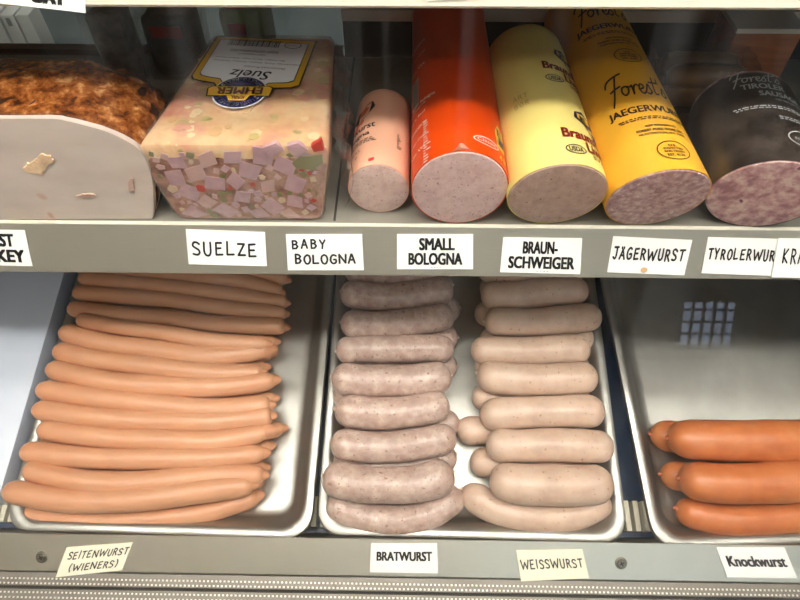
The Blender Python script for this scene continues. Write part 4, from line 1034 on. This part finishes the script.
# two more clear wrapped packs at the rear left
for (u0, u1, vt, yy, cc, lb) in ((86, 126, 14, .575, (176, 168, 158), 'clear wrapped pale pack behind the roast turkey'), (140, 196, 16, .59, (96, 88, 80), 'dark wrapped pack with a red patch between the turkey and the jellied loaf')):
    a, b, zt = at_y(u0, 40, yy), at_y(u1, 40, yy), at_y(100, vt, yy).z
    o = thing('wrapped_pack', ((a.x + b.x) / 2, yy + .02, SZ), lb, 'wrapped pack'); oo = o.location
    bm = bmesh.new(); box(bm, a.x + .003, b.x - .003, yy + .003, yy + .042, SZ + .0008, zt - .003); bevel_all(bm, .008, 3); link('contents', bm, mat('pack contents %d' % u0, cc, .5, 0, tuple(int(k * .75) for k in cc), 60), o, oo)
    if u0 > 130: bm = bmesh.new(); box(bm, a.x + .012, b.x - .014, yy + .0022, yy + .004, zt - .024, zt - .012); link('red_patch', bm, mat('red foil dull', (150, 52, 48), .4), o, oo, False)
    bm = bmesh.new(); box(bm, a.x, b.x, yy, yy + .045, SZ + .0003, zt)
    bmesh.ops.subdivide_edges(bm, edges=list(bm.edges), cuts=6, use_grid_fill=True)
    for v in bm.verts:
        if v.co.z > SZ + .002: v.co += Vector((rnd.uniform(-1, 1), rnd.uniform(-1, 1), rnd.uniform(-1, .4))) * .002
    link('film', bm, MATS['crinkled film'], o, oo)
# green and red packet behind the loaf
q0, q1 = at_y(228, 27, .60), at_y(268, 27, .60)
bm = bmesh.new(); box(bm, q0.x, q1.x, .575, .635, SZ + .0006, SZ + .082); bevel_all(bm, .006, 3)
o = link('packet', bm, mat('green foil', (70, 84, 34), .3, 0, (92, 100, 44), 30), None, ((q0.x + q1.x) / 2, .605, SZ)); tag(o, 'dark green packet with a red top patch behind the jellied loaf', 'packet')
bm = bmesh.new(); box(bm, q0.x + .008, q1.x - .016, .5738, .578, SZ + .052, SZ + .070); box(bm, q0.x + .008, q1.x - .016, .58, .62, SZ + .0815, SZ + .0826); link('red_patch', bm, mat('red foil', (120, 34, 26), .3), o, o.location, False)
# red lidded tubs further back, and a bag in the corner
for k, (u, v, lab_) in enumerate(((6, 46, 'red tub on the back counter at the left, in front of the white cartons'), (52, 24, 'small dark tub with a red front on the back counter'))):
    a = at_y(u, v, 1.19 if k == 0 else 1.27); o = thing('tub', (a.x, a.y, .6405), lab_, 'tub')
    bm = bmesh.new(); loft(bm, [[Vector((a.x + r_ * cos(i * pi / 10), a.y + r_ * sin(i * pi / 10), z)) for i in range(20)] for r_, z in ((.016, .6405), (.019, .665), (.019, .672))]); link('body', bm, mat('tub red', (120, 44, 46), .4), o, o.location)
    bm = bmesh.new(); loft(bm, [[Vector((a.x + r_ * cos(i * pi / 10), a.y + r_ * sin(i * pi / 10), z)) for i in range(20)] for r_, z in ((.0205, .6722), (.0205, .677), (.019, .6785))]); link('lid', bm, mat('tub lid', (60, 58, 60), .4), o, o.location)
# amber wooden box at the right rear, and a reddish cabinet behind
p0, p1 = at_y(752, 34, .585), at_y(803, 34, .585)
bx_ = thing('wooden_box', ((p0.x + p1.x) / 2, .60, SZ), 'orange brown wooden box with a pale rim behind the dark log', 'box')
bm = bmesh.new(); box(bm, p0.x - .016, p1.x, .585, .635, SZ + .0005, at_y(760, 33, .585).z); bevel_all(bm, .002)
link('body', bm, mat('amber wood', (184, 104, 56), .4, 0, (140, 76, 42), 12, 6, (.3, .7), (1, 12, 12)), bx_, bx_.location)
zz = at_y(760, 33, .585).z
bm = bmesh.new(); box(bm, p0.x - .017, p1.x + .001, .5835, .637, zz + .0002, zz + .005); link('rim', bm, mat('pale rim', (214, 200, 184), .35), bx_, bx_.location, False)
# back counter seen through the rear glass
bc_ = thing('back_counter', (-.5, 1.35, 0), 'low grey counter behind the case, seen through the rear glass', 'counter')
GREYC = mat('grey counter enamel', (92, 100, 104), .5, 0, (80, 88, 92), 6)
bm = bmesh.new(); box(bm, -1.6, .6, 1.15, 1.7, .60, .64); link('counter_top', bm, GREYC, bc_, bc_.location, False)
bm = bmesh.new(); box(bm, -1.58, .58, 1.2, 1.7, .0, .5995); link('counter_body', bm, GREYC, bc_, bc_.location, False)
gX = 'white cartons on the back counter'
for k, (u0, u1) in enumerate(((-14, 4), (7, 20), (22, 35))):
    a, b = at_y(u0, 30, 1.25), at_y(u1, 30, 1.25)
    bm = bmesh.new(); box(bm, a.x, b.x, 1.25, 1.30, .6405, at_y(10, 15, 1.25).z); bevel_all(bm, .001, 1)
    o = link('carton', bm, mat('white carton', (206, 206, 206), .5), None, ((a.x + b.x) / 2, 1.275, .6405)); tag(o, ('white carton on the back counter cut off by the left picture edge', 'white carton with a grey mark on the back counter', 'white carton on the back counter, rightmost of its row')[k], 'carton', gX)
    if k == 1:
        bm = bmesh.new(); cx = (a.x + b.x) / 2; box(bm, cx - .005, cx + .004, 1.2492, 1.2499, at_y(10, 26, 1.25).z, at_y(10, 18, 1.25).z); link('grey_mark', bm, mat('carton print', (130, 130, 134), .5), o, o.location, False)
